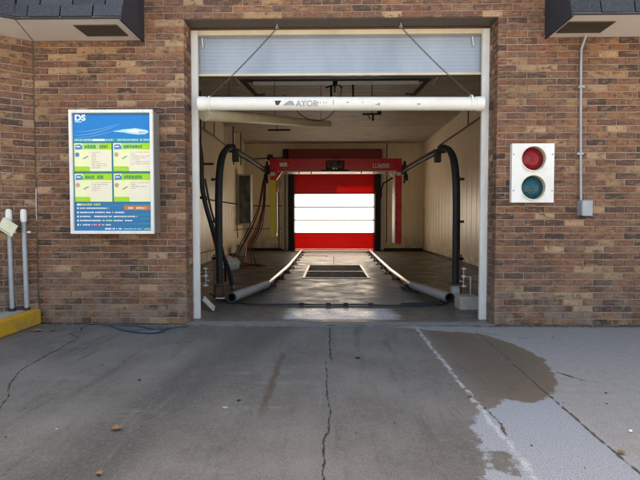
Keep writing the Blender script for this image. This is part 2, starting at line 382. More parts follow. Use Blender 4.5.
# cracks and joints: narrow ragged ribbons of dark crumbled filler lying in the slab
M_CRACK = mat("crack_grit", (.022,.020,.018), .95, amount=.3, dirt=(.06,.05,.04), scale=30)
M_JOINT = mat("joint_filler", (.10,.075,.055), .95, amount=.7, dirt=(.035,.03,.025), scale=25)
def ribbon(mb, pts, w, z=.003, jag=.012, step=.012, gaps=0.0):
    P = [Vector((p[0], p[1], 0)) for p in pts]; run = []
    for a, b in zip(P, P[1:]):
        n = max(2, int((b-a).length/step))
        for k in range(n): run.append(a.lerp(b, k/n))
    run.append(P[-1]); n = len(run); L = []; Rr = []
    for i, p in enumerate(run):
        t = (run[min(i+1,n-1)]-run[max(i-1,0)]).normalized(); q = Vector((-t.y, t.x, 0))
        o = noise.noise(p*7.0)*jag*.8 + noise.noise(p*37.0)*jag*.45
        ww = w*max(.12 if not gaps else .0, .55 + .9*noise.noise(p*19.0+Vector((3,1,0))) + .4*random.uniform(-.5,.5) - gaps)
        L.append(p+q*(o+ww/2)); Rr.append(p+q*(o-ww/2))
    vs = [(p.x,p.y,z) for p in L] + [(p.x,p.y,z) for p in Rr]
    mb.add(vs, [(i, i+1, n+i+1, n+i) for i in range(n-1)])
cr = MB()
ribbon(cr, [(-2.50,-.05),(-2.516,-.222),(-2.44,-.36),(-2.50,-.48),(-2.327,-.628),(-2.286,-1.094),(-2.244,-1.66),(-2.13,-1.945),(-1.999,-2.152),(-1.903,-2.382),(-1.9,-3.0)], .011, jag=.02)
ribbon(cr, [(.001,-.171),(-.002,-.861),(.009,-1.33)], .014); ribbon(cr, [(-.029,-1.38),(-.029,-1.542),(-.02,-1.8),(-.018,-2.113),(.006,-2.476),(-.026,-2.753),(-.024,-3.136),(-.03,-4.0)], .010, jag=.02)
ribbon(cr, [(1.45,-.35),(1.66,-.52),(1.9,-.60)], .010, gaps=.3)
ribbon(cr, [(.80,-.30),(.86,-.42),(.95,-.46),(1.02,-.52)], .014, gaps=.2)
ribbon(cr, [(1.62,-1.62),(1.72,-1.80),(1.80,-1.84)], .022, gaps=.25)
ribbon(cr, [(2.1,-.9),(2.35,-1.0),(2.6,-1.3)], .010, gaps=.4)
struct(cr, "slab_crack", M_CRACK, parent=ground)
jn = MB(); ribbon(jn, [(1.423,-.30),(1.40,-1.2),(1.372,-1.86)], .011, jag=.007, gaps=.05); ribbon(jn, [(1.372,-1.85),(1.356,-2.2),(1.34,-2.7),(1.332,-3.06),(1.33,-4.0)], .020, jag=.010, gaps=.05)
ribbon(jn, [(.905,-2.3),(.90,-2.7)], .03, jag=.02, gaps=.3)
struct(jn, "slab_joint", M_JOINT, parent=ground)
jf = MB(); ribbon(jf, [(-1.5,-.075),(1.72,-.07)], .017, z=.007, jag=.008); ribbon(jf, [(-3.05,-.02),(-1.5,-.03)], .03, z=.004, jag=.012); ribbon(jf, [(1.72,-.02),(5.9,-.02)], .022, z=.004, jag=.01)
struct(jf, "doorway_joint", M_CRACK, parent=ground)

# ------------------------------------------------------------------ bay floor
def floor_mat():
    t = NT("wet_bay_floor"); x, y, z = t.xyz()
    med = t.noise(7, 6, .68); big = t.noise(1.4, 5, .6); fine = t.noise(80, 4, .7)
    side = t.ramp(big, [(.3,(.050,.042,.034)),(.6,(.088,.072,.056)),(.75,(.14,.11,.08))])
    lane = t.ramp(med, [(.3,(.15,.155,.165)),(.7,(.26,.27,.285))])
    wob = t.math('MULTIPLY', t.math('SUBTRACT', med, .5), .35)
    inl = t.math('SUBTRACT', 1.0, t.step(t.math('ABSOLUTE', t.math('ADD', t.math('SUBTRACT', x, .14), wob)), .92, 1.14))
    c = t.mix(inl, side, lane)
    tail = t.math('SUBTRACT', 1.0, t.step(t.math('ADD', y, t.math('MULTIPLY', wob, .6)), 1.0, 1.35))   # front strip before the drain
    strip = t.ramp(t.noise(9, 6, .7), [(.3,(.10,.085,.07)),(.6,(.17,.155,.14)),(.8,(.28,.27,.26))]); c = t.mix(tail, c, strip)
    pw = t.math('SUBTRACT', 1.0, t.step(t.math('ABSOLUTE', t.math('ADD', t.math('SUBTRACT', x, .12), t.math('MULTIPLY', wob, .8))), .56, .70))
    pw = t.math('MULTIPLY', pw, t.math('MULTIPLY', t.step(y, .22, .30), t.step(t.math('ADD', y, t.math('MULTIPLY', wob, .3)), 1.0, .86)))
    c = t.mix(t.math('MULTIPLY', pw, .9), c, (.62,.64,.66))  # wet strip: its whitish reflection is painted into the base colour
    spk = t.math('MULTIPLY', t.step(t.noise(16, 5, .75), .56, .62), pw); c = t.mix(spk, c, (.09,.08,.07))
    rust = t.math('MULTIPLY', t.step(t.noise(3.1, 5, .65), .58, .68), t.math('SUBTRACT', 1.0, inl)); c = t.mix(t.math('MULTIPLY', rust, .6), c, (.22,.12,.055))
    c = t.mix(t.math('MULTIPLY', t.step(fine, .52, .7), .35), c, (.04,.035,.03))
    t.l(c, t.p.inputs["Base Color"])
    r = t.ramp(t.noise(2.6, 6, .65), [(.35,.30),(.5,.42),(.7,.60)])
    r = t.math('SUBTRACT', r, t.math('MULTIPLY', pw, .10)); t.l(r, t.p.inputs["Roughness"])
    t.bump(t.math('ADD', t.math('MULTIPLY', med, 1.2), t.math('MULTIPLY', fine, .25)), .10, .008); return t.m
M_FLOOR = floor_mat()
xi = np.linspace(-2.97, 3.25, 40); fl = MB()
def sheet(mb, x0, x1, y0, y1, z): mb.add([(x0,y0,z),(x1,y0,z),(x1,y1,z),(x0,y1,z)], [(0,1,2,3)])
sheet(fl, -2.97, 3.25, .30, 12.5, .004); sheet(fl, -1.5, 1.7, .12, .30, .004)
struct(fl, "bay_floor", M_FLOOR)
M_THR = mat("threshold_concrete", (.21,.205,.20), .8, amount=.5, dirt=(.13,.11,.09), scale=6, bump=.4)
th_ = MB(); th_.box(-1.5, 1.7, -.06, .12, -.02, .006); struct(th_, "threshold", M_THR)
# floor joints and the little slot drain inside
fj = MB(); ribbon(fj, [(-.95,6.76),(-.53,6.76)], .02, z=.007, gaps=0); ribbon(fj, [(.74,6.76),(1.1,6.76)], .02, z=.007); ribbon(fj, [(.1,6.78),(.1,9.9)], .02, z=.007, jag=.004); ribbon(fj, [(-1.0,4.9),(-.56,4.9)], .02, z=.007)
struct(fj, "bay_floor_joint", M_CRACK)

# ------------------------------------------------------------------ bay interior shell
OPL, OPR, OPT = -1.50, 1.70, 3.142
def ribbed(mb, a, b, z0, z1, along, fixed, inward, pitch=.405, d=.005, g=.030):
    # vertical panels with narrow battens; 'along' is the axis index of the run
    n = int((b-a)/pitch)+1; prof = []
    for k in range(n):
        s = a+k*pitch; prof += [(s+g, 0), (min(s+pitch-g, b), 0), (min(s+pitch-.005, b), d), (min(s+pitch+.005, b), d)]
    prof = [(a, 0)] + [p for p in prof if p[0] <= b] + [(b, 0)]
    vs = []
    for s, o in prof:
        for z in (z0, z1): vs.append((s, fixed+inward*o, z) if along == 0 else (fixed+inward*o, s, z))
    mb.add(vs, [(2*i, 2*i+2, 2*i+3, 2*i+1) for i in range(len(prof)-1)])
w = MB(); ribbed(w, .36, 12.5, 0, 3.79, 1, -2.97, 1); struct(w, "wall_left", M_WALL)
w = MB(); ribbed(w, .36, 12.5, 0, 3.79, 1, 3.25, -1); struct(w, "wall_right", M_WALL)
w = MB(); ribbed(w, -2.97, -1.60, 0, 3.79, 0, 12.5, -1); ribbed(w, 1.87, 3.25, 0, 3.79, 0, 12.5, -1); ribbed(w, -1.60, 1.87, 3.57, 3.79, 0, 12.5, -1); struct(w, "wall_back", M_WALL)
c = MB(); prof = []; y = .36
while y < 12.5:
    prof += [(y, 0), (y+.085, 0), (y+.105, .035), (y+.13, .035)]; y += .15
prof.append((12.5, 0)); vs = []
for yy, o in prof: vs += [(-2.97, min(yy,12.5), 3.765+o), (3.25, min(yy,12.5), 3.765+o)]
c.add(vs, [(2*i, 2*i+1, 2*i+3, 2*i+2) for i in range(len(prof)-1)]); struct(c, "ceiling", M_CEIL)
b = MB()
for x0, x1, yy in ((-2.965,-1.62,12.47),(1.89,3.245,12.47)): b.box(x0, x1, yy, 12.495, .004, .10)
b.box(-2.968, -2.94, .37, 12.46, .004, .07); b.box(3.22, 3.248, .37, 12.46, .004, .07)
struct(b, "wall_base", mat("black_wall_base", (.03,.026,.022), .6))

# ------------------------------------------------------------------ the brick facade
CH, BL, BH, BD, J = 3.142/46, .193, .0583, .10, .0100
bricks = []                                                       # (x0, x1, k)
def lay(xa, xb, k0, k1, x_anchor):
    for k in range(k0, k1):
        off = (BL+J)/2 if k % 2 else 0.0
        n0 = math.floor((xa-x_anchor-off)/(BL+J))-1; x = x_anchor+off+n0*(BL+J)
        while x < xb:
            a, b2 = max(x, xa), min(x+BL, xb)
            if b2-a > .025: bricks.append((a, b2, k))
            x += BL+J
lay(-3.07, OPL, 0, 46, OPL-3*(BL+J)+J)
lay(OPR, 6.0, 0, 46, OPR)
lay(-3.07, 6.0, 46, 60, OPL)
facade = thing("brick_facade", "mottled brown brick front wall around the open wash bay doorway", "brick wall")
bk = MB(); bk.box(-3.40, OPL-.008, .008, .25, 0, 4.12); bk.box(OPR+.008, 6.0, .008, .25, 0, 4.12); bk.box(OPL-.008, OPR+.008, .008, .25, OPT+.012, 4.12)
part(bk, "mortar_bed", M_MORTAR, facade)
def visible(b_):
    x0, x1, k = b_; z = (k+.5)*CH
    if z > 3.33 or x1 < -3.05 or x0 > 3.12 or x1-x0 < BL-.002: return False
    if z > 2.90 and (x0 < -1.95 or x1 > 2.2): return False
    if -2.6 < x0 and x1 < -1.76 and .97 < z < 2.18: return False
    if 1.85 < x0 and x1 < 2.26 and 1.27 < z < 1.86: return False
    return True
vis = sorted([b_ for b_ in bricks if visible(b_)], key=lambda b_: abs(b_[0]-.1)+abs((b_[2]+.5)*CH-1.2)*.35)
chosen = set(vis[:300])
def brick_mesh(seed, L=BL):
    random.seed(seed); bm = bmesh.new()
    q = MB(); brick_geo(q, -L/2, L/2, 0, BD, -BH/2, BH/2)
    return q.mesh("brick", M_BRICK_O)
bmeshes = [brick_mesh(s) for s in range(14)]
random.seed(11)
for (x0, x1, k) in sorted(chosen, key=lambda q: (q[2], q[0])):
    o = link("brick", random.choice(bmeshes), facade)
    o.location = ((x0+x1)/2, random.uniform(-.0035, .0015), (k+.5)*CH+random.uniform(-.0008,.0008)); o.rotation_euler = (random.uniform(-.012,.012), random.uniform(-.004,.004), random.uniform(-.008,.008))
rest = MB()
for b_ in bricks:
    if b_ in chosen: continue
    x0, x1, k = b_; yo = random.uniform(-.0035,.0015); z = (k+.5)*CH
    brick_geo(rest, x0, x1, yo, yo+BD, z-BH/2, z+BH/2)
for k in range(46):                                                # the returns of the doorway
    z = (k+.5)*CH
    for xe, s in ((OPL,-1),(OPR,1)):
        d = random.uniform(-.002,.003)
        if k % 2: rest.box(xe+s*d, xe+s*.1, BD+.010, .245, z-BH/2, z+BH/2, jit=.001)
        else: rest.box(xe+s*d, xe+s*.1, BD+.008, .17, z-BH/2, z+BH/2, jit=.001); rest.box(xe+s*d, xe+s*.1, .18, .246, z-BH/2, z+BH/2, jit=.001)
part(rest, "brick", M_BRICK_I, facade, kind='stuff')
lt = MB(); lt.box(OPL+.002, OPR-.002, .012, .248, OPT-.002, OPT+.008); part(lt, "lintel_plate", M_STEEL, facade)
cp = MB(); cp.box(-3.5, 6.05, -.03, .32, 4.122, 4.20); part(cp, "coping", M_FLASH, facade)
DXL_, DXR_ = -1.262, 1.572
# the rest of the building: solid masses that close the bay
body = thing("wash_building_body", "plain block walls and roof that enclose the long wash bay behind the brick front", "building")
M_BLOCK = mat("painted_block", (.45,.42,.38), .85, amount=.3)
q = MB()
q.box(-6.0, -2.985, .36, 12.75, 0, 3.80); q.box(3.265, 6.0, .36, 12.75, 0, 3.80)
q.box(-2.985, -1.60, 12.515, 12.75, 0, 3.80); q.box(1.87, 3.265, 12.515, 12.75, 0, 3.80)
q.box(-2.985, OPL+.0, .252, .355, 0, 3.80); q.box(OPR, 3.265, .252, .355, 0, 3.80); q.box(OPL, OPR, .252, .355, OPT+.03, 3.80)
q.box(-6.0, -3.41, .252, .355, 0, 3.80); q.box(3.266, 6.0, .252, .355, 0, 3.80)
q.box(-1.60, 1.87, 12.515, 12.75, 3.22, 3.80)
part(q, "block_wall", M_BLOCK, body)
for a_, b_ in ((-1.598, DXL_+.03), (DXR_-.03, 1.868)): part(MB().box(a_, b_, 12.60, 12.748, 0, 3.215), "rear_jamb", M_BLOCK, body)
q = MB(); q.box(-2.2, .35, 12.76, 13.50, 3.06, 3.18); q.box(.352, 2.4, 12.76, 13.26, 3.06, 3.18); part(q, "added_shade_canopy", M_BLOCK, body)  # unseen split canopy, added to shade the upper part of the red curtain
q = MB(); q.box(-6.0, 6.0, .255, 13.15, 3.815, 4.10); part(q, "roof", M_FLASH, body)

# angled brick wall on the far left
ANG = R(35); LW = Vector((-3.07, 0, 0)); ldir = Vector((-math.cos(ANG), -math.sin(ANG), 0)); lnrm = Vector((math.sin(ANG), -math.cos(ANG), 0))
LM = Matrix.Translation(LW) @ Matrix(((ldir.x, lnrm.x, 0, 0), (ldir.y, lnrm.y, 0, 0), (0, 0, 1, 0), (0, 0, 0, 1)))
aw = thing("angled_brick_wall", "short angled stretch of brick wall behind the two grey pipes at the far left", "brick wall")
q = MB(); q.box(.0, 2.6, -.25, -.006, 0, 4.12, M=LM); part(q, "mortar_bed", M_MORTAR, aw)
random.seed(5)
lmesh = [brick_mesh(40+s) for s in range(4)]; restl = MB(); rz = math.atan2(-ldir.y, -ldir.x)
for k in range(60):
    x = .004 - (0 if k % 2 else .10)
    while x < 2.6:
        a, b2 = max(x, .004), min(x+BL, 2.6); z = (k+.5)*CH
        if b2-a > BL-.002 and b2 < .62 and .25 < z < 2.92:
            o = link("brick", random.choice(lmesh), aw); p = LM @ Vector(((a+b2)/2, random.uniform(-.0015,.0035), 0)); o.location = (p.x, p.y, z)
            o.rotation_euler = (0, 0, rz)
        elif b2-a > .02: 
            yo = random.uniform(-.0015,.0035); brick_geo(restl, a, b2, yo, yo-BD, z-BH/2, z+BH/2, M=LM, sgn=-1)
        x += BL+J
part(restl, "brick", M_BRICK_I, aw, kind='stuff')
q = MB(); q.tube([(-3.066,-.001,.2),(-3.067,-.002,.75),(-3.064,-.001,1.25),(-3.068,-.002,2.0),(-3.066,-.001,2.92)], .004, 6); part(q, "corner_joint", mat("dark_caulk", (.10,.085,.07), .9), aw)
q = MB(); q.tube([(-3.066,-.006,1.08),(-3.068,-.007,1.2),(-3.065,-.006,1.42)], .006, 6); part(q, "corner_caulk", mat("light_caulk", (.55,.54,.52), .8, amount=.5, dirt=(.12,.1,.09), scale=20), aw)

# ------------------------------------------------------------------ awnings (mansard eaves)
SZ = 2.935
def awning(name, label, path, endx, side, vent):
    # path: list of (x, y) of the front edge from the inner end outwards; back: matching wall points
    t = thing(name, label, "roof eave", (path[0][0], path[0][1], SZ))
    front, back = path, vent['back']
    sb = MB(); n = len(front)
    for i in range(n-1):
        a, b2, c2, d2 = front[i], front[i+1], back[i+1], back[i]
        vs = [(a[0],a[1],SZ),(b2[0],b2[1],SZ),(c2[0],c2[1],SZ),(d2[0],d2[1],SZ)]
        sb.add(vs + [(v[0],v[1],SZ+.02) for v in vs], [(0,1,2,3),(7,6,5,4),(0,4,5,1),(3,2,6,7)])
    part(sb, "soffit", M_SOFFIT, t)
    # sloping core behind the shingles
    lean = .30; top = 4.05; core = MB()
    for i in range(n-1):
        a, b2 = Vector((*front[i],0)), Vector((*front[i+1],0)); d = (b2-a).normalized(); nn = Vector((d.y, -d.x, 0)); 
        if nn.y > 0: nn = -nn
        A, B = a - nn*.012, b2 - nn*.012; H = top-SZ-.02
        A2, B2 = A - nn*lean*H, B - nn*lean*H
        core.add([(A.x,A.y,SZ+.021),(B.x,B.y,SZ+.021),(B2.x,B2.y,top),(A2.x,A2.y,top)], [(0,1,2,3)])
    part(core, "roof_deck", M_FLASH, t)
    # end board
    (fx, fy), (bx, by) = front[0], back[0]
    H = top-SZ; eb = MB(); x0, x1 = (fx, fx+side*.02)
    poly = [(fy-.015, SZ-.02), (by-.004, SZ-.02), (by-.004, top), (fy+lean*H, top), (fy-.012, SZ+.035)]
    vs = [(x0, y_, z_) for y_, z_ in poly] + [(x1, y_, z_) for y_, z_ in poly]; m = len(poly)
    eb.add(vs, [tuple(range(m)), tuple(reversed(range(m,2*m)))] + [(i, i+m, (i+1)%m+m, (i+1)%m) for i in range(m)])
    part(eb, "end_board", M_FLASH, t)
    # drip edge
    de = MB()
    for i in range(n-1):
        de.tube([(front[i][0], front[i][1]-.006, SZ+.004), (front[i+1][0], front[i+1][1]-.006, SZ+.004)], .011, 6)
    part(de, "drip_edge", M_FLASH, t)
    # shingles, each a slab
    rows = int((top-SZ)/.105); W = .303
    proto = {}
    for i in range(n-1):
        a, b2 = Vector((*front[i],0)), Vector((*front[i+1],0)); d = (b2-a).normalized(); Lr = (b2-a).length; nn = Vector((d.y, -d.x, 0))
        if nn.y > 0: nn = -nn
        for r in range(rows):
            x = -(.13 if r % 2 else .02) - random.uniform(0,.02)
            while x < Lr - .01:
                s0, s1 = max(x, .002), min(x+W-.013, Lr+.0)
                if s1-s0 > .03:
                    h = .115; z0 = SZ+.018+r*.105; key = (round(s1-s0,2))
                    if key not in proto:
                        q = MB(); hw = key/2; q.box(-hw, hw, -.013, .0, 0, h, jit=.0020); proto[key] = q.mesh("shingle", M_SHING)
                    o = link("shingle", proto[key], t)
                    p = a + d*((s0+s1)/2) - nn*(lean*(r*.105)-.002) 
                    o.location = p + Vector((0,0,z0)) - Vector(t.location)
                    ang = math.atan2(d.y, d.x) if d.x > 0 else math.atan2(-d.y, -d.x)
                    o.rotation_euler = (-(math.atan(lean)-.05), random.uniform(-.006,.006), ang)
                x += W
    # soffit vent
    x0, x1, y0, y1 = vent['rect']; v = MB()
    for (a0,a1,c0,c1) in ((x0,x1,y0,y0+.018),(x0,x1,y1-.018,y1),(x0,x0+.018,y0+.018,y1-.018),(x1-.018,x1,y0+.018,y1-.018)): v.box(a0,a1,c0,c1,SZ-.010,SZ-.001)
    vf = part(v, "vent_frame", M_VENT, t, bevel=.0015)
    s = MB(); yy = y0+.028
    while yy < y1-.02:
        Mx = Matrix.Translation((0, yy, SZ-.004)) @ Matrix.Rotation(R(35), 4, 'X'); s.box(x0+.018, x1-.018, -.008, .008, -.0012, .0012, M=Mx); yy += .0165
    sl = part(s, "vent_slats", M_VENT, t, kind='stuff', up=vf)
    bp = MB(); bp.box(x0+.01, x1-.01, y0+.01, y1-.01, SZ-.0025, SZ-.0005); part(bp, "vent_backing", mat("vent_void", (.015,.012,.01), .9), t, up=vf)
    return t
random.seed(3)
le = [(-1.905,-.56),(-2.895,-.56),(-2.895-2.2*math.cos(ANG), -.56-2.2*math.sin(ANG))]
lb = [(-1.905,-.004),(-3.07,-.004),(-3.07-2.2*math.cos(ANG), -2.2*math.sin(ANG)-.004)]
awning("shingled_eave", "blue grey shingled roof eave with a tan soffit and vent above the menu sign", le, -1.905, -1, dict(back=lb, rect=(-2.43,-2.02,-.42,-.14)))
re_ = [(2.165,-.56),(6.0,-.56)]; rb = [(2.165,-.004),(6.0,-.004)]
awning("shingled_eave", "blue grey shingled roof eave with vented tan soffit above the red and green signal", re_, 2.165, 1, dict(back=rb, rect=(2.225,2.65,-.41,-.135)))
# seam of the left soffit where it turns the corner
q = MB(); q.tube([(-2.90,-.55,SZ-.001),(-3.06,-.01,SZ-.001)], .003, 5); o = q.build("soffit_seam", M_STEEL); o.parent = [x for x in bpy.data.objects if x.name == "shingled_eave"][0]; o.location = -Vector(o.parent.location)

# ------------------------------------------------------------------ door trim
tr = thing("doorway_trim", "white painted wooden trim lining the wash bay doorway", "door frame", (.1,.25,0))
q = MB(); q.box(OPL+.003, OPL+.072, .25, .30, .006, OPT-.004); part(q, "jamb", M_WHITE, tr, bevel=.003)
q = MB(); q.box(OPR-.078, OPR-.003, .25, .30, .006, OPT-.004); part(q, "jamb", M_WHITE, tr, bevel=.003)
q = MB(); q.box(OPL+.073, OPR-.079, .252, .30, OPT-.068, OPT-.004); part(q, "head", M_CREAM, tr, bevel=.003)
q = MB(); q.box(OPL+.003, OPR-.003, .2485, .2498, OPT-.020, OPT-.0045); part(q, "rusty_strip", M_RUST, tr)

# ------------------------------------------------------------------ overhead sectional door (raised)
od = thing("overhead_door", "pale blue grey ribbed sectional door rolled up above the bay entrance", "garage door", (.1,.33,2.68))
DX0, DX1 = -1.47, 1.665
def section(p0, p1, first=False):
    p0, p1 = Vector((0,*p0)), Vector((0,*p1)); up = (p1-p0); H = up.length; up.normalize(); nn = Vector((0,-up.z,up.y))
    if nn.y > 0 and up.z > .5: nn = -nn
    if up.z < .5: nn = Vector((0,0,-1))
    prof = []; nr = 11
    for k in range(nr):
        s = H*(k+.0)/nr; prof += [(s+.002, 0), (s+H/nr*.72, 0), (s+H/nr*.80, .0022), (s+H/nr*.94, .0022)]
    prof.append((H-.002, 0)); m = MB(); vs = []
    for s, o in prof:
        P = p0+up*s-nn*o
        vs += [(DX0+.05, P.y, P.z), (DX1-.05, P.y, P.z)]
    k = len(prof)
    for s, o in ((H-.002,.04),(.002,.04)):
        P = p0+up*s-nn*o; vs += [(DX0+.05, P.y, P.z), (DX1-.05, P.y, P.z)]
    m.add(vs, [(2*i, 2*i+1, 2*i+3, 2*i+2) for i in range(k+1)] + [(2*k+2, 2*k+3, 1, 0)])
    o = part(m, "door_section", M_DOOR, od)
    for xa, xb in ((DX0, DX0+.052), (DX1-.052, DX1)):
        m = MB(); A = p0+up*.002; B = p0+up*(H-.002); vs = []
        for x in (xa, xb):
            for P in (A, B):
                for o_ in (-.004, .045): Q = P-nn*o_; vs.append((x, Q.y, Q.z))
        m.add(vs, [(0,1,3,2),(4,6,7,5),(0,2,6,4),(1,5,7,3),(0,4,5,1),(2,3,7,6)]); part(m, "end_stile", M_GREY, od, up=o)
section((.335, 2.685), (.335, 3.12))
section((.36, 3.135), (.70, 3.34)); section((.72, 3.345), (1.28, 3.352)); section((1.30, 3.352), (1.86, 3.354)); section((1.88, 3.354), (2.42, 3.356)); section((2.44, 3.356), (2.98, 3.358))
q = MB(); q.box(DX0, DX1, .318, .372, 2.658, 2.684); part(q, "bottom_rail", M_CREAM, od, bevel=.004)
q = MB(); pts = [(DX0+.02+ (DX1-DX0-.04)*i/40, .345, 2.655+.003*noise.noise(Vector((i*.4,0,0)))-(.010 if 18 < i < 26 else 0)*abs(math.sin(i*1.3))) for i in range(41)]
q.tube(pts, .006, 6); part(q, "rubber_seal", M_RUBBER, od)
for a_, b_ in ((-1.24, .04), (.12, 1.42)):
    Mx = Matrix.Translation((0, 2.97, 3.292)) @ Matrix.Rotation(R(42), 4, "X"); part(MB().box(a_, b_, -.004, .004, -.030, .030, M=Mx), "top_strut", M_WHITE, od)
q = MB(); q.box(-1.45, 1.62, 3.03, 3.07, 3.335, 3.375); part(q, "strut_angle", M_STEEL, od)
for x in (DX0-.012, DX1+.012):
    q = MB(); q.tube([(x,.41,.02),(x,.41,2.9)] + [(x,.41+.35*(1-math.cos(a)), 2.9+.40*math.sin(a)) for a in (.3,.6,.9,1.2,1.5)] + [(x,3.1,3.31)], .014, 6); part(q, "door_track", M_GALV, od)
for s, xa in ((-1,-1.50),(1,1.66)):
    q = MB(); x1 = xa - s*.30
    q.tube([(xa,3.06,3.43),(x1,3.06,3.12)], .030, 4); q.tube([(xa,3.06,3.43),(xa,3.06,3.76)], .018, 4); q.tube([(x1+s*.02,3.06,3.12),(x1-s*.14,3.06,3.135)], .018, 4)
    part(q, "hanger_brace", M_STEEL, od)
for x in (-1.39, 1.53):
    q = MB(); q.tube([(x,.31,3.06),(x+.01,.305,2.96)], .008, 5); part(q, "cable_stub", M_LABELW, od)
# opener
op = thing("door_opener", "dark ceiling rail with a cream motor box hanging behind the raised door", "door opener", (.1,3.6,3.4))
q = MB(); q.box(.06, .10, .5, 4.0, 3.395, 3.435); part(q, "rail", M_STEEL, op)
q = MB(); q.box(.125, .40, 3.98, 4.3, 3.30, 3.44); part(q, "motor_housing", M_CREAM, op, bevel=.01)
q = MB(); q.tube([(.08,3.1,3.76),(.08,3.1,3.28)], .035, 4); q.tube([(.08,3.1,3.30),(-.07,3.1,3.25)], .014, 4); q.tube([(.08,3.1,3.36),(.20,3.1,3.24)], .012, 4)
part(q, "hanger", M_DARK, op)
q = MB(); q.tube([(.42,4.1,3.76),(.42,4.1,3.3)], .02, 4); q.tube([(.02,4.1,3.76),(.02,4.1,3.32)], .02, 4); q.box(.0, .46, 4.08, 4.12, 3.28, 3.325); part(q, "motor_cradle", M_DARK, op)

# ------------------------------------------------------------------ clearance bar on chains
cb = thing("clearance_bar", "white pipe with black lettering hung on two chains across the doorway", "clearance bar", (.1,.12,2.31))
TA, TB = Vector((-1.372,.12,2.314)), Vector((1.584,.12,2.300)); TR = .070
q = MB(); q.tube([TA, TB], TR, 28); part(q, "pipe", M_PVC, cb)
for a, b2 in ((TA-Vector((.012,0,0)), TA+Vector((.07,0,0))), (TB-Vector((.07,0,0)), TB+Vector((.012,0,0)))):
    q = MB(); q.tube([a, b2], TR+.005, 28); part(q, "end_cap", M_PVC, cb, bevel=.006)
def on_pipe(me, x, name, z=2.31):
    o = link(name, me, cb); o.rotation_euler = (R(90), 0, 0); o.location = Vector((x, .12-TR-.0015, z)) - Vector(cb.location); return o
on_pipe(text_mesh("lettering", "AYOR", .085, .0008, M_FADED, bold=.0008), -.355, "lettering", 2.268)
q = MB(); q.prism([(-.575,2.325),(-.505,2.325),(-.535,2.282),(-.562,2.282)], .12-TR-.003, .12-TR+.004); part(q, "arrow_mark", M_INK, cb)
q = MB(); q.prism([(-.485,2.28),(-.46,2.305),(-.42,2.325),(-.385,2.318),(-.37,2.28)], .12-TR-.003, .12-TR+.004); part(q, "logo_mark", M_FADED, cb)
q = MB(); random.seed(9)
for x, wd, hh in ((-.13,.008,.03),(-.105,.006,.02),(-.07,.010,.012),(-.04,.006,.02),(.03,.008,.045),(.17,.02,.014),(.33,.014,.010),(.47,.03,.008),(.50,.014,.03),(.9,.03,.014)):
    q.box(x, x+wd, .12-TR-.0015, .12-TR+.006, 2.305-hh/2-.02*(x>.4), 2.305+hh/2-.02*(x>.4))
part(q, "faded_specks", M_FADED, cb)
def chain(a, b2, name="chain"):
    a, b2 = Vector(a), Vector(b2); L = (b2-a).length; n = int(L/.024); d = (b2-a).normalized(); m = MB()
    for i in range(n):
        t_ = (i+.5)/n; p = a.lerp(b2, t_); p.z -= .035*math.sin(math.pi*t_)*.6
        u = d.orthogonal().normalized(); w_ = d.cross(u)
        if i % 2: u, w_ = w_, u
        loop = [p + d*(.017*math.cos(k*math.pi/4)) + u*(.0085*math.sin(k*math.pi/4)) for k in range(9)]
        m.tube(loop, .0028, 4, caps=False)
    return m
for (hx, px) in ((-.555,-1.265),(.736,1.469)):
    pz = 2.314+TR+.006
    ch = part(chain((hx,.12,OPT-.05), (px,.12,pz)), "chain", M_STEEL, cb)
    q = MB(); q.tube([(hx,.12,OPT-.003),(hx,.12,OPT-.03)] + [(hx+.012*math.sin(a), .12, OPT-.042+.012*math.cos(a)) for a in np.linspace(0,5.5,9)], .004, 6); part(q, "eye_hook", M_GALV, cb, up=ch)
    q = MB(); q.disc_ring((px-.01,.12,pz-TR-.006), (1,0,0), TR+.0055, TR+.009, .018, 20); part(q, "chain_clamp", M_PVC, cb, up=ch)

# cream pipe hanging askew deeper in the bay
ap = thing("hanging_pipe", "yellowed cream pipe hanging askew behind the white clearance bar", "pipe", (-.7,3,2.8))
q = MB(); q.tube([(-1.45,.62,2.300),(-.043,5.5,3.115)], .070, 22); part(q, "pipe", M_PVCOLD, ap)
q = MB(); q.tube([(-.072,5.4,3.10),(-.035,5.53,3.12)], .074, 22); part(q, "end_cap", M_PVCOLD, ap, bevel=.004)
for f in (.12, .42, .9):
    p = Vector((-1.45,.62,2.300)).lerp(Vector((-.043,5.5,3.115)), f); q = MB(); q.tube([p+Vector((0,0,.07)), (p.x, p.y, 3.77)], .005, 5); part(q, "hanger_wire", M_STEEL, ap)
q = MB(); q.tube(smooth([(-.78,3.3,3.2),(-.52,3.3,2.88),(-.28,3.3,2.76),(-.05,3.3,2.80),(.12,3.3,3.0),(.20,3.3,3.3)], 6), .007, 6); part(q, "slack_cable", M_RUBBER, ap)

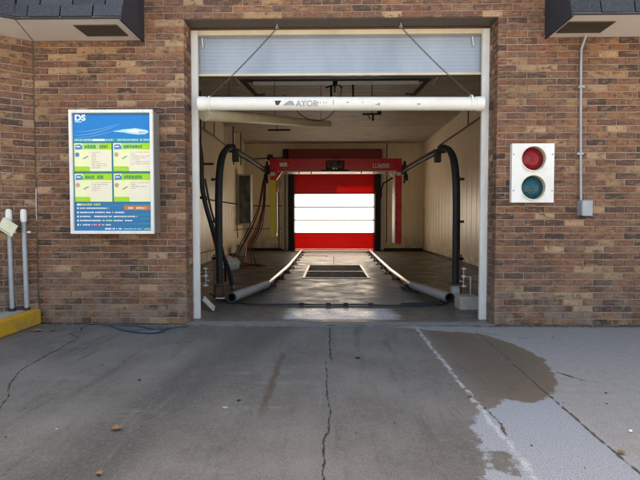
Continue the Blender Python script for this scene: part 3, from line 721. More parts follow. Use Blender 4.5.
# ------------------------------------------------------------------ menu sign
sg = thing("menu_sign", "backlit style wash menu board with blue header and four green price panels", "sign", (-2.18,-.22,.95))
sx0, sx1, sz0, sz1 = -2.600, -1.757, .950, 2.184
q = MB(); q.box(sx0+.006, sx1-.006, -.190, -.004, sz0+.006, sz1-.006); part(q, "cabinet", mat("sign_cabinet_grey", (.27,.24,.22), .5, .1, amount=.3), sg, bevel=.004)
q = MB(); fw = .032
for a in ((sx0,sx1,sz0,sz0+fw),(sx0,sx1,sz1-fw,sz1),(sx0,sx0+fw,sz0+fw,sz1-fw),(sx1-fw,sx1,sz0+fw,sz1-fw)): q.box(a[0],a[1],-.222,-.19,a[2],a[3])
part(q, "frame", M_WHITE, sg, bevel=.003)
pcols = dict(navy=(.03,.16,.36), blue=(.006,.22,.60), swoosh=(.10,.32,.66), white=(.82,.86,.88), teal=(.03,.27,.38), dteal=(.05,.22,.27), cream=(.84,.86,.52), palec=(.86,.80,.64),
             green=(.36,.68,.05), pgreen=(.40,.70,.24), dgreen=(.10,.33,.12), grey=(.36,.38,.38), orange=(.66,.20,.07), red=(.62,.08,.14), base=(.03,.19,.40), base2=(.03,.28,.40), yellow=(.60,.62,.2), icon=(.08,.25,.52), aqua=(.40,.75,.80), pink=(.62,.36,.36))
PN = list(pcols); PM = []
for k in PN:
    t = NT("print_"+k); c_ = t.mix(t.math('MULTIPLY', t.step(t.noise(12, 3, .6), .4, .7), .14), pcols[k], tuple(min(1, x*1.2+.005) for x in pcols[k])); t.l(c_, t.p.inputs["Base Color"]); t.p.inputs["Roughness"].default_value = .55; t.p.inputs["Specular IOR Level"].default_value = .15; PM.append(t.m)
def SP(u, v):                                                      # print grid (84.3 x 124.5 cells) -> board
    return (sx0 + (u-68.0)/84.3*(sx1-sx0), sz1 - (v-109.5)/124.5*(sz1-sz0))
class Print(MB):
    def poly(s, pts, col, lay_):
        y = -.196-.0007*lay_; P = [SP(*p) for p in pts]; a = sum(P[i][0]*P[(i+1)%len(P)][1]-P[(i+1)%len(P)][0]*P[i][1] for i in range(len(P)))
        if a < 0: P = P[::-1]
        s.add([(x, y, z) for x, z in P], [tuple(range(len(P)))], PN.index(col))
    def rect(s, u0, v0, u1, v1, col, lay_): s.poly([(u0,v0),(u1,v0),(u1,v1),(u0,v1)], col, lay_)
    def marks(s, u0, u1, v, h, col, lay_, gap=.35):                # a row of worn, unreadable print
        u = u0
        while u < u1:
            wd = h*random.uniform(.35,.8)
            if random.random() > .13: s.rect(u, v-h/2*random.uniform(.75,1.05), min(u+wd,u1), v+h/2*random.uniform(.8,1.05), col, lay_)
            u += wd+h*gap*random.uniform(.5,1.0)
random.seed(21); pr = Print()
pr.rect(71, 112.5, 149.4, 231.5, 'dteal', 0)
pr.rect(71.6, 113.4, 149, 141.0, 'blue', 1); pr.rect(71.6, 113.4, 149, 115.0, 'navy', 2)
for a, b2, c2, wd in ((131,129.5,123,.9),(134.5,132,124,1.1),(137,134.5,128,.7)):
    up = [(72+ (118-72)*i/14, a-(a-c2)*(i/14)**1.7) for i in range(15)]; pr.poly(up + [(u, v+wd*math.sin(math.pi*(i+.5)/15)+.25) for i, (u, v) in reversed(list(enumerate(up)))], 'swoosh', 2)
pr.poly([(111,131),(122,128.9),(130,128.2),(134,127.6),(139,128.6),(146,129.6),(147.5,131.8),(144,133.8),(136,134.2),(129,133.4),(122,132.0)], 'aqua', 3)
pr.poly([(124,130.2),(131,129.2),(138,129.4),(144,130.4),(145,131.6),(138,132.2),(130,132.0)], 'white', 4); pr.poly([(137,131.0),(144,131.2),(144,132.0),(138,132.3)], 'pink', 5)
pr.rect(71.6, 137.6, 110, 141.6, 'teal', 3); pr.rect(110, 137.6, 149, 141.6, 'base2', 3); pr.marks(72.5, 112, 139.4, 1.9, 'aqua', 4); pr.marks(116, 148, 139.4, 1.9, 'aqua', 4)
pr.rect(91, 138.4, 103, 140.5, 'white', 5)
for (u0, v0, kind) in ((72.2,142.6,0),(111.6,142.6,1),(72.2,173.2,2),(111.6,173.2,3)):
    u1, v1 = u0+37.6, v0+28.2
    pr.rect(u0, v0, u1, v1, 'cream', 2); pr.rect(u0+15, v0+8.5, u1-1, v1-2, 'palec', 3)
    hc = 'pgreen' if kind < 2 else 'green'
    pr.rect(u0, v0, u1, v0+6.4, hc, 3); pr.rect(u0+27, v0, u1, v0+6.4, 'green', 4)
    pr.rect(u0, v0, u0+8, v0+6.8, 'cream', 4)
    pr.poly([(u0+1.2,v0+1.6),(u0+6.2,v0+1.0),(u0+8.2,v0+3.2),(u0+8,v0+6.2),(u0+1.0,v0+6.4)], 'icon', 5); pr.rect(u0+2, v0+2.9, u0+6, v0+4.0, 'white', 6)
    pr.marks(u0+10.5, u0+(34 if kind == 0 else 29), v0+3.5, 3.6, 'dgreen', 5, .18)
    nl = (9,7,5,4)[kind]
    for i in range(nl):
        pr.marks(u0+17.5, u0+random.choice((22,26,33,36)), v0+9+i*1.95, .75, 'grey' if i % 3 else 'pink', 5, .45)
    pr.poly([(u0+3+2*math.cos(a)*1.1, v0+11.5+2.3*math.sin(a)) for a in np.linspace(0,5.9,10)], 'icon' if kind == 0 else 'pink', 5)
    pr.poly([(u0+8,v0+15.5),(u0+13,v0+12.6),(u0+14.5,v0+13.2),(u0+10,v0+16)], 'grey', 5)
    pr.poly([(u0,v1-4.8),(u0+14.5,v1-4.8),(u0+15.6,v1-3.6),(u0+15.6,v1),(u0,v1)], 'green', 5); pr.marks(u0+2, u0+12, v1-2.2, 1.2, 'yellow', 6, .6)
pr.rect(71.8, 202.2, 149.2, 230.8, 'base', 2)
for v, u_, hh in ((204,95,1.4),(208.5,118,.9),(214,128,.8),(218,132,.8),(223,112,1.0),(228,84,.8)): pr.poly([(u_,v+hh),(149.2,v-.4),(149.2,v+hh+.5)], 'base2', 3)
pr.marks(74, 98, 204.3, 2.2, 'yellow', 4, .25); pr.marks(74, 78, 204.3, 2.2, 'white', 5, .25)
for v, ue in ((208,106),(212.3,122),(216.4,135),(220.5,130),(224.8,108)):
    pr.rect(74, v-.9, 75.6, v+.9, 'white', 4); pr.marks(76.8, ue, v, 1.5, 'white', 4, .30)
pr.marks(89, 99, 224.8, 1.7, 'red', 5, .2); pr.marks(105, 112, 220.5, 1.5, 'pgreen', 5, .2); pr.marks(124, 127, 216.4, 1.6, 'yellow', 5, .2); pr.marks(102, 119, 228.8, 1.7, 'white', 4, .2); pr.marks(121, 139, 229, 1.2, 'aqua', 4, .3); pr.marks(142,148,229,1.6,'pgreen',4,.3)
pr.poly([(121,207.6),(122.5,205.6),(147,205.8),(148.6,207.8),(147,210),(122.5,209.8)], 'orange', 4); pr.marks(126, 131, 207.8, 2.0, 'palec', 5, .3); pr.marks(134, 145, 207.8, 2.0, 'palec', 5, .3)
part(pr, "poster", PM, sg)
tm = text_mesh("logo_lettering", "DS", .080, .0005, PM[PN.index('white')], bold=.0035); tm.materials[0] = PM[PN.index('white')]
o = link("logo_lettering", tm, sg); o.rotation_euler = (R(90),0,0); px, pz = SP(73.2, 119.9); o.location = Vector((px, -.2000, pz)) - Vector(sg.location); o.scale = (1.15,1,1)
q = Print(); q.rect(73.6, 121.0, 80.5, 121.7, 'white', 5); part(q, "logo_underline", PM, sg)
q = MB(); q.box(sx0+.03, sx1-.03, -.2055, -.2035, sz0+.03, sz1-.03)
def glaze():
    t = NT("clear_cover"); tb = t.n("ShaderNodeBsdfTransparent"); gl = t.n("ShaderNodeBsdfGlossy"); gl.inputs["Roughness"].default_value = .12; mx = t.n("ShaderNodeMixShader"); mx.inputs[0].default_value = .05
    t.l(tb.outputs[0], mx.inputs[1]); t.l(gl.outputs[0], mx.inputs[2]); t.l(mx.outputs[0], t.out.inputs[0]); return t.m


# ------------------------------------------------------------------ red / green signal
tl = thing("stop_go_signal", "white signal box with red lens above green lens on the right brick wall", "traffic light", (2.05,-.06,1.27))
tx0, tx1, tz0, tz1 = 1.838, 2.262, 1.266, 1.861
def plate_with_holes(x0, x1, z0, z1, yf, holes, r, mb, n=32):
    # front plate: quads strips around each hole, one cell per hole
    zs = [z0, (z0+z1)/2, z1]
    for i, (cx, cz) in enumerate(holes):
        a0, a1 = zs[i], zs[i+1]; vs = []; out = []
        for k in range(n):
            a = 2*math.pi*k/n; dx, dz = math.cos(a), math.sin(a); vs.append((cx+r*dx, yf, cz+r*dz))
            tx = ((x1-cx)/dx if dx > 1e-9 else (x0-cx)/dx if dx < -1e-9 else 1e9); tz = ((a1-cz)/dz if dz > 1e-9 else (a0-cz)/dz if dz < -1e-9 else 1e9)
            tt = min(tx, tz); out.append((cx+dx*tt, yf, cz+dz*tt))
        cs = []
        fs = [(k, (k+1)%n, n+(k+1)%n, n+k) for k in range(n)]
        mb.add(vs+out, fs)
        for (qx, qz) in ((x0,a0),(x1,a0),(x1,a1),(x0,a1)):
            # corner triangle between the two neighbours
            ang = math.atan2(qz-cz, qx-cx) % (2*math.pi); k = int(ang/(2*math.pi)*n) % n
            mb.add([out[k], out[(k+1)%n], (qx, yf, qz)], [(0,1,2)])
holes = [(2.056, 1.420), (2.056, 1.711)]
q = MB(); plate_with_holes(tx0, tx1, tz0, tz1, -.062, holes, .122, q)
q.add([(tx0,-.062,tz0),(tx1,-.062,tz0),(tx1,-.062,tz1),(tx0,-.062,tz1),(tx0,-.003,tz0),(tx1,-.003,tz0),(tx1,-.003,tz1),(tx0,-.003,tz1)], [(0,4,5,1),(1,5,6,2),(2,6,7,3),(3,7,4,0),(4,7,6,5)])
M_SIG = mat("signal_white_enamel", (.84,.84,.83), .35, amount=.2, dirt=(.45,.4,.34), scale=5)
part(q, "housing", M_SIG, tl)
for (cx, cz), m_, nm in zip(holes, (M_LGRN, M_LRED), ("green_lens", "red_lens")):
    q = MB(); q.disc_ring((cx, -.068, cz), (0,1,0), .119, .124, .062, 40); part(q, "lens_well", M_CREAM, tl)
    vs = [(cx-.006, -.052, cz-.004)]; fs = []; n = 36; rings = [(.016,-.055),(.020,-.050),(.040,-.0475),(.044,-.0455),(.064,-.041),(.068,-.039),(.088,-.030),(.092,-.0275),(.106,-.018),(.113,-.010)]
    for r_, y_ in rings:
        for k in range(n): vs.append((cx-.004+r_*math.cos(2*math.pi*k/n), y_, cz-.003+r_*math.sin(2*math.pi*k/n)))
    for k in range(n): fs.append((0, 1+k, 1+(k+1)%n))
    for j in range(len(rings)-1):
        for k in range(n): fs.append((1+j*n+k, 1+(j+1)*n+k, 1+(j+1)*n+(k+1)%n, 1+j*n+(k+1)%n))
    q = MB(); q.add(vs, fs, 0, False); part(q, "lens", m_, tl)["label"] = nm.replace('_', ' ')
    q = MB(); q.disc_ring((cx-.004, -.010, cz-.003), (0,1,0), .108, .121, .004, 36); part(q, "lens_gasket", M_RUBBER, tl)
    vsr = []; 
    q = MB(); N = 14
    for k in range(N+1):
        a = math.pi*(1.18 + .64*k/N); 
        vsr += [(cx+.125*math.cos(a), -.063, cz+.125*math.sin(a)), (cx+.125*math.cos(a), -.078-.020*math.sin(math.pi*k/N), cz+.125*math.sin(a)-.004), (cx+.131*math.cos(a), -.063, cz+.131*math.sin(a)), (cx+.131*math.cos(a), -.078-.020*math.sin(math.pi*k/N), cz+.131*math.sin(a)-.004)]
    q.add(vsr, [f for k in range(N) for f in ((4*k,4*k+1,4*k+5,4*k+4),(4*k+2,4*k+6,4*k+7,4*k+3),(4*k+1,4*k+3,4*k+7,4*k+5))]); part(q, "lip", M_SIG, tl)
for x in (tx0+.018, tx1-.018):
    for z in (tz0+.12, tz1-.11): q = MB(); q.tube([(x,-.070,z),(x,-.060,z)], .005, 8); part(q, "screw", M_STEEL, tl)
q = MB(); q.tube([(1.985,-.04,tz0-.002),(1.985,-.04,tz0-.032)], .016, 10); q.tube([(1.94,-.03,tz0-.008),(2.03,-.03,tz0-.008)], .007, 6); part(q, "cable_gland", M_STEEL, tl)

# ------------------------------------------------------------------ conduit and box on right wall
cd = thing("electrical_conduit", "thin grey conduit running down the brick from the eave to a small square box", "conduit", (2.55,-.03,1.2))
q = MB(); q.tube(smooth([(2.556,-.05,SZ),(2.550,-.04,2.90),(2.530,-.026,2.82),(2.527,-.024,2.76),(2.530,-.024,2.4),(2.545,-.024,1.6),(2.553,-.026,1.28)], 5), .0125, 10); part(q, "pipe", M_GREY, cd)
for z in (2.42, 1.75): q = MB(); q.box(2.503, 2.563, -.040, -.002, z, z+.022); part(q, "strap", M_GREY, cd)
q = MB(); q.box(2.524, 2.632, -.108, -.002, 1.135, 1.282); bx = part(q, "junction_box", M_GREY, cd, bevel=.006)
q = MB(); q.box(2.528, 2.628, -.116, -.109, 1.130, 1.286); part(q, "lid", M_GREY, cd, bevel=.003, up=bx)

# ------------------------------------------------------------------ kerb island, pipes, cream plate at the far left
isl = thing("kerb_island", "raised concrete island with a yellow painted kerb at the far left", "kerb", (-3.02,-.5,0))
q = MB(); q.box(-6.0, -3.115, -4.5, -.02, 0, .158); part(q, "island_slab", M_CONC, isl)
q = MB(); q.box(-3.112, -3.018, -4.5, -.035, 0, .165); kb = part(q, "kerb_edge", M_YELC, isl, bevel=.02)
for x, kind in ((-3.25, 'left'), (-3.122, 'right')):
    y = -.10 - (0.04 if kind == 'left' else 0)
    vp = thing("standing_pipe", ("thin grey pipe with white cap, the left one of two behind the yellow kerb" if kind == 'left' else "thin grey pipe with white cap, the right one of two, nearer the wall corner"), "pipe", (x,y,.16), "capped pipes behind the yellow kerb")
    xt = x - .012
    q = MB(); q.tube([(x,y-.02,.155),(xt,y-.02,1.10)], .0235, 14); part(q, "tube", M_PIPEG, vp)
    q = MB(); q.tube([(xt,y-.02,1.07),(xt,y-.02,1.10),(xt,y-.02,1.185),(xt,y-.02,1.20)], [.027,.032,.030,.018], 14); part(q, "cap", M_PVC, vp)
    q = MB(); q.tube([(x,y-.02,.156),(x,y-.02,.19)], .033, 12); part(q, "foot_collar", M_RUBBER, vp)
    q = MB(); q.box(xt-.01, xt+.055, y-.004, y+.012, .955, .975); part(q, "bracket", M_PVC, vp)
pl = thing("tilted_plate", "small cream plate tilted in front of the pipes at the left edge", "plate", (-3.24,-.30,.98))
Mx = Matrix.Translation((-3.225,-.24,1.015)) @ Matrix.Rotation(R(32), 4, 'Y')
q = MB(); q.box(-.085, .085, -.006, .006, -.06, .07, M=Mx); part(q, "board", M_TAG, pl, bevel=.004)
q = MB(); q.box(-.03, -.01, .006, .13, -.02, .02, M=Mx); q.box(-.065,.055,-.0075,-.006,-.045,-.04,M=Mx); part(q, "bracket", M_STEEL, pl)
q = MB(); q.tube([(-3.33,-.26,.158),(-3.34,-.26,1.0)], .02, 10); part(q, "post", M_GALV, pl)

# ------------------------------------------------------------------ black booms
def boom(name, label, x, s, endz, peakz):
    t = thing(name, label, "spray boom", (x,1.62,0), "black curved booms either side of the bay")
    path = smooth([(x,1.60,.22),(x,1.60,.8),(x,1.61,1.35),(x,1.66,1.68),(x,1.80,1.93),(x,2.05,2.09),(x,2.40,peakz-.01),(x,3.0,peakz+.005),(x,4.8,(peakz+endz)/2+.01),(x+s*.02,6.75,endz)], 8)
    bo = part(MB().tube(path, .044, 16), "tube", M_DARK, t)
    q = MB(); q.tube([(p.x+s*.052, p.y+.02, p.z+.0) for p in path[4:64]], .012, 6); part(q, "side_hose", M_RUBBER, t)
    q = MB(); q.box(x-.05, x+.05, 1.55, 1.67, .004, .215); part(q, "post", M_GREYBOX if s > 0 else M_RUST, t, bevel=.004)
    q = MB(); q.box(x-.12, x+.09, 1.49, 1.72, .215, .232); part(q, "base_plate", M_STEEL, t, bevel=.002)
    q = MB(); q.box(x+s*.04, x+s*.085, 1.58, 1.66, .02, .62); part(q, "clamp_bar", M_RUST, t)
    for z in (.55, 1.05, 1.62): q = MB(); q.box(x+s*.04, x+s*.105, 1.58, 1.62, z, z+.035); part(q, "lug", M_DARK, t, bevel=.003)
    q = MB(); q.box(x-s*.04-.045, x-s*.04+.045, 2.55, 2.67, peakz-.19, peakz-.01); q.tube([(x-s*.04,2.6,peakz-.02),(x,2.6,peakz+.05)], .025, 6); part(q, "pendant_box", M_DARK, t, bevel=.01)
    q = MB(); q.box(x-.055, x+.055, 2.42, 2.56, peakz-.06, peakz+.055); part(q, "knuckle", M_DARK, t, bevel=.01)
    q = MB(); q.tube([(x, p_.y, p_.z+.056) for p_ in path[56:]], .012, 6); part(q, "supply_line", M_RUBBER, t)
    return t
boom("curved_boom", "black curved boom standing on the right side, arching back to the red gantry", 1.695, 1, 2.225, 2.165)
boom("curved_boom", "black curved boom standing on the left side, arching back to the yellow gantry leg", -1.505, -1, 2.245, 2.185)

# ------------------------------------------------------------------ red wash gantry
gt = thing("wash_gantry", "red overhead wash gantry with LU6000 lettering and one yellow leg", "car wash machine", (.14,7.1,2.2))
GY0, GY1 = 6.8, 7.42
q = MB(); q.box(-1.435, 1.705, GY0, GY1, 2.262, 2.548); part(q, "beam", M_REDP, gt, bevel=.012)
q = MB(); q.box(-1.25, 1.53, GY0+.01, GY1-.01, 2.236, 2.262); part(q, "beam_underside", mat("pale_pink_panel", (.70,.45,.38), .4), gt)
# left leg
q = MB(); q.box(-1.435, -1.275, GY0+.004, GY1-.06, 2.045, 2.261); part(q, "leg_bracket", M_REDP, gt, bevel=.006)
q = MB(); q.box(-1.435, -1.285, GY0+.006, GY0+.30, .69, 2.044); part(q, "leg", M_YEL, gt, bevel=.01)["label"] = "yellow leg"
q = MB(); q.box(-1.284, -1.262, GY0+.02, GY0+.14, .78, 1.74); part(q, "light_strip", M_LABELW, gt)
q = MB(); q.box(-1.284, -1.250, GY0+.02, GY0+.20, 1.76, 2.04); part(q, "leg_gusset", mat("orange_red_plastic", (.55,.12,.07), .4), gt)
q = MB(); q.box(1.562, 1.705, GY0+.004, GY1-.02, .51, 2.261); part(q, "leg", M_REDP, gt, bevel=.01)["label"] = "red leg"
q = MB(); q.box(1.548, 1.561, GY0+.06, GY1-.06, .53, 1.75); part(q, "light_strip", M_LABELW, gt)
q = MB(); q.box(1.548, 1.561, GY0+.06, GY1-.06, 1.76, 2.12); part(q, "leg_gusset", mat("pink_plastic", (.62,.22,.20), .4), gt)
for s, x in ((1, 1.53), (-1, -1.27)):
    q = MB(); q.prism([(x,2.262),(x-s*.15,2.262),(x,2.06)], GY0+.02, GY0+.05); part(q, "corner_gusset", M_LABELW if s > 0 else M_REDP, gt)
for (a,b2,c2,d2) in ((-1.42,-1.31,2.14,2.225),(1.575,1.68,2.14,2.225),(-1.20,-1.02,2.36,2.45)):
    q = MB(); q.box(a,b2,GY0-.006,GY0-.001,c2,d2); part(q, "sticker", M_LABELW, gt)
tm = text_mesh("lettering", "LU6000", .155, .002, M_LABELW, bold=.003); o = link("lettering", tm, gt); o.rotation_euler = (R(90),0,0); o.location = Vector((1.01, GY0-.004, 2.325)) - Vector(gt.location); o.scale = (.80,1,1)
q = MB(); q.box(-.10, .34, GY0-.10, GY1+.05, 2.27, 2.50); part(q, "carriage", mat("grimy_carriage_casing", (.10,.025,.022), .5, amount=.7, dirt=(.03,.02,.018), scale=12), gt, bevel=.04)
q = MB(); q.box(-.20, .44, GY0-.14, GY0-.02, 2.235, 2.275); q.tube([(.10,GY0-.15,2.30),(.10,GY0-.02,2.30)], .03, 10); q.tube([(.20,GY0-.15,2.42),(.20,GY0-.02,2.42)], .05, 10); q.tube([(.02,GY0-.13,2.38),(.02,GY0-.02,2.38)], .04, 10); part(q, "carriage_rollers", M_DARK, gt)
q = MB(); q.box(.06,.11,GY0-.158,GY0-.152,2.275,2.32); q.box(.13,.17,GY0-.158,GY0-.152,2.28,2.31); part(q, "sticker", M_LABELW, gt)
for i in range(9):
    xn = -1.05+i*.30
    if -.25 < xn < .5: continue
    q = MB(); q.tube([(xn,GY0+.12,2.238),(xn,GY0+.12,2.205)], .014, 8); part(q, "spray_nozzle", M_DARK, gt)
for xb_ in (-1.38,-1.10,-.62,.62,.95,1.52,1.66):
    for zb_ in (2.30,2.51): q = MB(); q.tube([(xb_,GY0-.008,zb_),(xb_,GY0,zb_)], .010, 6); part(q, "bolt", M_STEEL, gt)
for s, x in ((-1,-1.44),(1,1.71)):
    q = MB(); x0 = x+s*.02; q.box(x, x+s*.11, GY0+.0, GY0+.32, 2.20, 2.40); q.box(x+s*.02, x+s*.16, GY0+.02, GY0+.15, 2.27, 2.34); q.tube([(x+s*.06,GY0,2.40),(x+s*.06,GY0,2.48)], .03, 8); q.tube([(x+s*.06,GY0-.02,2.20),(x+s*.05,GY0-.02,1.96)], .022, 8); q.tube([(x+s*.10,GY0-.02,2.18),(x+s*.11,GY0-.02,2.02)], .03, 8)
    part(q, "swivel_joint", M_DARK, gt, bevel=.004)
q = MB(); q.tube([(1.50,GY0+.1,2.10),(1.30,GY0+.3,1.98),(1.24,GY0+.3,1.80)], .018, 8); q.tube([(1.24,GY0+.3,1.88),(1.23,GY0+.3,1.62)], .03, 8); part(q, "spray_nozzle", M_DARK, gt)

# ------------------------------------------------------------------ hoses
hb = thing("hose_bundle", "bundle of black and red hoses drooping from the gantry's yellow leg to the floor", "hoses", (-1.8,7.3,0))
random.seed(4)
for i in range(8):
    o1 = (i-3.5)*.045; ex = -2.45+i*.085; red = i in (2,3,4,5); yy = 7.3+random.uniform(-.15,.25)
    pts = [(-1.52+random.uniform(-.03,.03), GY0+.05, 2.22),(-1.60+o1*.25,7.0,1.95),(-1.70+o1*.5,yy,1.40),(-1.86+o1,yy,.88),(-2.0+(ex+2.0)*.6,yy,.42),(ex,yy-.05,.045),(ex+.12,yy-.45,.022),(ex+.35,yy-.75,.022)]
    part(MB().tube(smooth(pts, 7), .012 if red else .012, 8), "hose", M_HOSER if red else M_RUBBER, hb)
lh = thing("loop_hose", "thick black hose looping down just inside the left white jamb", "hose", (-1.9,2.2,0))
part(MB().tube(smooth([(-2.42,2.25,1.2),(-2.30,2.25,1.95),(-2.12,2.22,2.33),(-1.96,2.2,2.30),(-1.90,2.2,2.02),(-1.89,2.2,1.62),(-1.83,2.2,1.28),(-1.73,2.25,.92),(-1.66,2.4,.62),(-1.60,2.6,.35),(-1.55,2.7,.06),(-1.50,2.4,.035)], 8), .034, 12), "hose", M_RUBBER, lh)
part(MB().tube(smooth([(-1.86,2.26,1.7),(-1.78,2.28,1.25),(-1.68,2.3,.92),(-1.62,2.4,.55),(-1.70,2.9,.10),(-1.9,3.4,.035),(-2.1,4.6,.03)], 8), .016, 8), "small_hose", M_RUBBER, lh)
part(MB().tube(smooth([(-1.92,2.26,1.6),(-1.84,2.26,1.2),(-1.76,2.3,.85),(-1.72,2.45,.5),(-1.80,2.9,.16),(-2.0,3.6,.03)], 8), .013, 8), "small_hose", M_HOSER, lh)
q = MB(); q.box(-1.97, -1.83, 2.17, 2.26, 1.40, 1.44); part(q, "hose_clip", M_DARK, lh)
q = MB(); q.box(-1.90, -1.72, 2.19, 2.23, 1.90, 1.93); part(q, "hose_clip", M_DARK, lh)
fh = thing("floor_hose", "thin black hose lying across the floor just inside the doorway", "hose", (.1,1.2,0))
part(MB().tube(smooth([(-1.62,1.50,.10),(-1.45,1.42,.035),(-1.20,1.28,.02),(-.95,1.13,.016),(-.5,1.16,.016),(-.1,1.12,.016),(.35,1.15,.016),(.8,1.08,.016),(1.25,1.13,.018),(1.5,1.22,.03),(1.60,1.35,.10)], 10), .010, 8), "hose", M_RUBBER, fh)
for x in (-.36,-.02,.20,.52,1.0): q = MB(); q.tube([(x-.03,1.135,.020),(x+.03,1.13,.020)], .019, 8); part(q, "coupling", M_DARK, fh)
q = MB(); q.tube([(.9,1.12,.022),(1.42,1.17,.028)], .022, 8); part(q, "stiff_end", M_DARK, fh)
gh = thing("ground_hose", "dark blue grey hose lying on the concrete at the foot of the left brick wall", "hose", (-2,-.3,0))
M_GH = mat("slate_blue_hose", (.055,.085,.12), .4, amount=.4, dirt=(.02,.025,.03))
part(MB().tube(smooth([(-2.55,-.06,.012),(-2.29,-.12,.012),(-2.05,-.33,.012),(-1.85,-.435,.016),(-1.70,-.46,.018),(-1.645,-.42,.018),(-1.63,-.31,.012),(-1.56,-.2,.010),(-1.45,-.12,.010)], 8), [.007]*16+[.012]*8+[.020]*20+[.012]*8+[.007]*13, 8), "hose", M_GH, gh)
part(MB().tube(smooth([(-2.5,-.05,.010),(-2.2,-.09,.010),(-1.95,-.16,.010),(-1.75,-.30,.012),(-1.66,-.36,.012)], 8), .008, 8), "hose", M_GH, gh)

# ------------------------------------------------------------------ wheel guide rails
def rail(label, pts, near):
    t = thing("wheel_guide", label, "guide rail", (pts[2][0], pts[2][1], 0), "steel tyre guide rails on the bay floor")
    P = [Vector((x,y,z)) for x,y,z in pts]
    fl_ = part(MB().tube([P[0], P[1]], [.066,.058], 20, hollow=True), "flared_tube", M_GALV, t)
    q = MB(); q.tube([P[0]-(P[0]-P[1])*.0, P[0].lerp(P[1], .97)], [.060,.052], 20, hollow=True); part(q, "tube_lining", mat("tube_dark_inside", (.015,.013,.012), .9), t)
    d_ = (P[0]-P[1]).normalized(); q = MB(); q.disc_ring(P[0]-d_*.004, d_, .054, .068, .012, 20); part(q, "rim", M_STEEL, t)
    part(MB().tube([P[1].lerp(P[0], .03)] + P[1:], .039, 14), "rail", M_SHINY, t)
    sgn = 1 if pts[0][0] < 0 else -1
    L = 0; tot = sum((P[i+1]-P[i]).length for i in range(1, len(P)-1)); s = .3
    while s < tot:
        acc = 0
        for i in range(1, len(P)-1):
            l_ = (P[i+1]-P[i]).length
            if acc+l_ >= s: p = P[i].lerp(P[i+1], (s-acc)/l_); break
            acc += l_
        q = MB(); q.box(p.x-.035, p.x+.035, p.y-.02, p.y+.02, .004, p.z-.02); q.box(p.x+sgn*.02, p.x+sgn*.13, p.y-.04, p.y+.04, .004, .016); q.tube([(p.x+sgn*.09,p.y,.01),(p.x+sgn*.09,p.y,.05)], .014, 6)
        part(q, "rail_foot", M_DARK, t); s += 1.05
    q = MB(); m_ = P[0].lerp(P[1], .12); q.box(m_.x-.05, m_.x+.05, m_.y-.02, m_.y+.02, .004, .05); m_ = P[0].lerp(P[1], .9); q.box(m_.x-.06, m_.x+.06, m_.y-.02, m_.y+.02, .004, .05); part(q, "rail_foot", M_DARK, t)
    return t
rail("shiny round tyre guide rail on the left of the lane, flared at its near end", [(-1.275,1.25,.085),(-.985,2.60,.085),(-.915,5.5,.085),(-.925,9,.085),(-.945,12.1,.085)], 0)
gr = rail("shiny round tyre guide rail on the right of the lane, flared at its near end", [(1.545,1.28,.085),(1.265,2.52,.085),(1.225,4.8,.085),(1.275,9,.085),(1.325,12.05,.085)], 0)
q = MB(); q.tube([(1.13,2.36,.055),(1.16,2.60,.055)], .036, 14); q.disc_ring((1.13,2.355,.055), (0,1,0), .012, .037, .01, 14); part(q, "stub_pipe", M_DARK, gr)

# ------------------------------------------------------------------ floor grate and slot
fg = thing("floor_grate", "dark rectangular steel floor grate in two halves in the middle of the lane", "floor grate", (.12,5.4,0))
q = MB(); q.box(-.52, .75, 4.09, 6.76, .0045, .006); part(q, "pit", mat("pit_dark", (.008,.008,.008), .5), fg)
q = MB(); z0, z1 = .006, .018
for a in ((-.52,.75,4.09,4.13),(-.52,.75,6.72,6.76),(-.52,-.47,4.13,6.72),(.70,.75,4.13,6.72),(-.47,.70,5.25,5.30)): q.box(a[0],a[1],a[2],a[3],z0,z1)
part(q, "rim", M_GALV, fg, bevel=.002)
for y0, y1 in ((4.13,5.25),(5.30,6.72)):
    q = MB(); x = -.46
    while x < .69: q.box(x, x+.005, y0, y1, .006, .013); x += .036
    yy = y0+.1
    while yy < y1: q.box(-.47, .70, yy, yy+.008, .007, .013); yy += .11
    part(q, "grating", M_DARK, fg, kind='stuff')
sd = thing("slot_drain", "small dark slot in the floor between the grate and the rear door", "drain", (-.5,9.95,0))
q = MB(); q.box(-.88, -.12, 9.88, 10.02, .005, .0075); part(q, "slot", M_CRACK, sd); q = MB(); q.box(-.12, -.09, 9.5, 10.02, .005, .0085); part(q, "slot_end", M_DARK, sd)

# ------------------------------------------------------------------ near-door clutter
blk = tag(MB().box(1.565, 1.80, .84, 1.10, .004, .165).build("concrete_block", M_CONC, None, .008), "pale concrete block on the floor behind the right white jamb", "concrete block")
def manifold(label, x, s):
    t = thing("valve_manifold", label, "pipe valves", (x,1.2,0), "grey valve fittings beside each jamb")
    q = MB(); q.tube([(x,1.2,.24),(x,1.2,.475)], .009, 8); q.tube([(x,1.2,.365),(x+s*.095,1.2,.365)], .009, 8); q.tube([(x+s*.09,1.2,.365),(x+s*.09,1.2,.004)], .011, 8); part(q, "pipework", M_GALV, t)
    for z in (.47, .25, .375):
        q = MB(); q.tube([(x-.03,1.19,z),(x+.03,1.19,z)], .008, 8); q.tube([(x,1.19,z),(x,1.175,z)], .014, 8); part(q, "handle", M_LABELW, t)
    for pa, pb, rr in (((x+s*.09,1.2,.30),(x+s*.09,1.2,.35),.018), ((x,1.2,.35),(x,1.2,.39),.018), ((x-.05*s,1.2,.31),(x,1.2,.31),.010)): part(MB().tube([pa, pb], rr, 8), "union", M_GALV, t)
manifold("small grey valve manifold standing behind the right jamb above the concrete block", 1.70, 1)
manifold("small grey valve manifold standing behind the left jamb near the tilted box lid", -1.595, -1)
ll = thing("leaning_cover", "pale grey box lid leaning on its side at the foot of the left jamb", "box lid", (-1.46,.7,0))
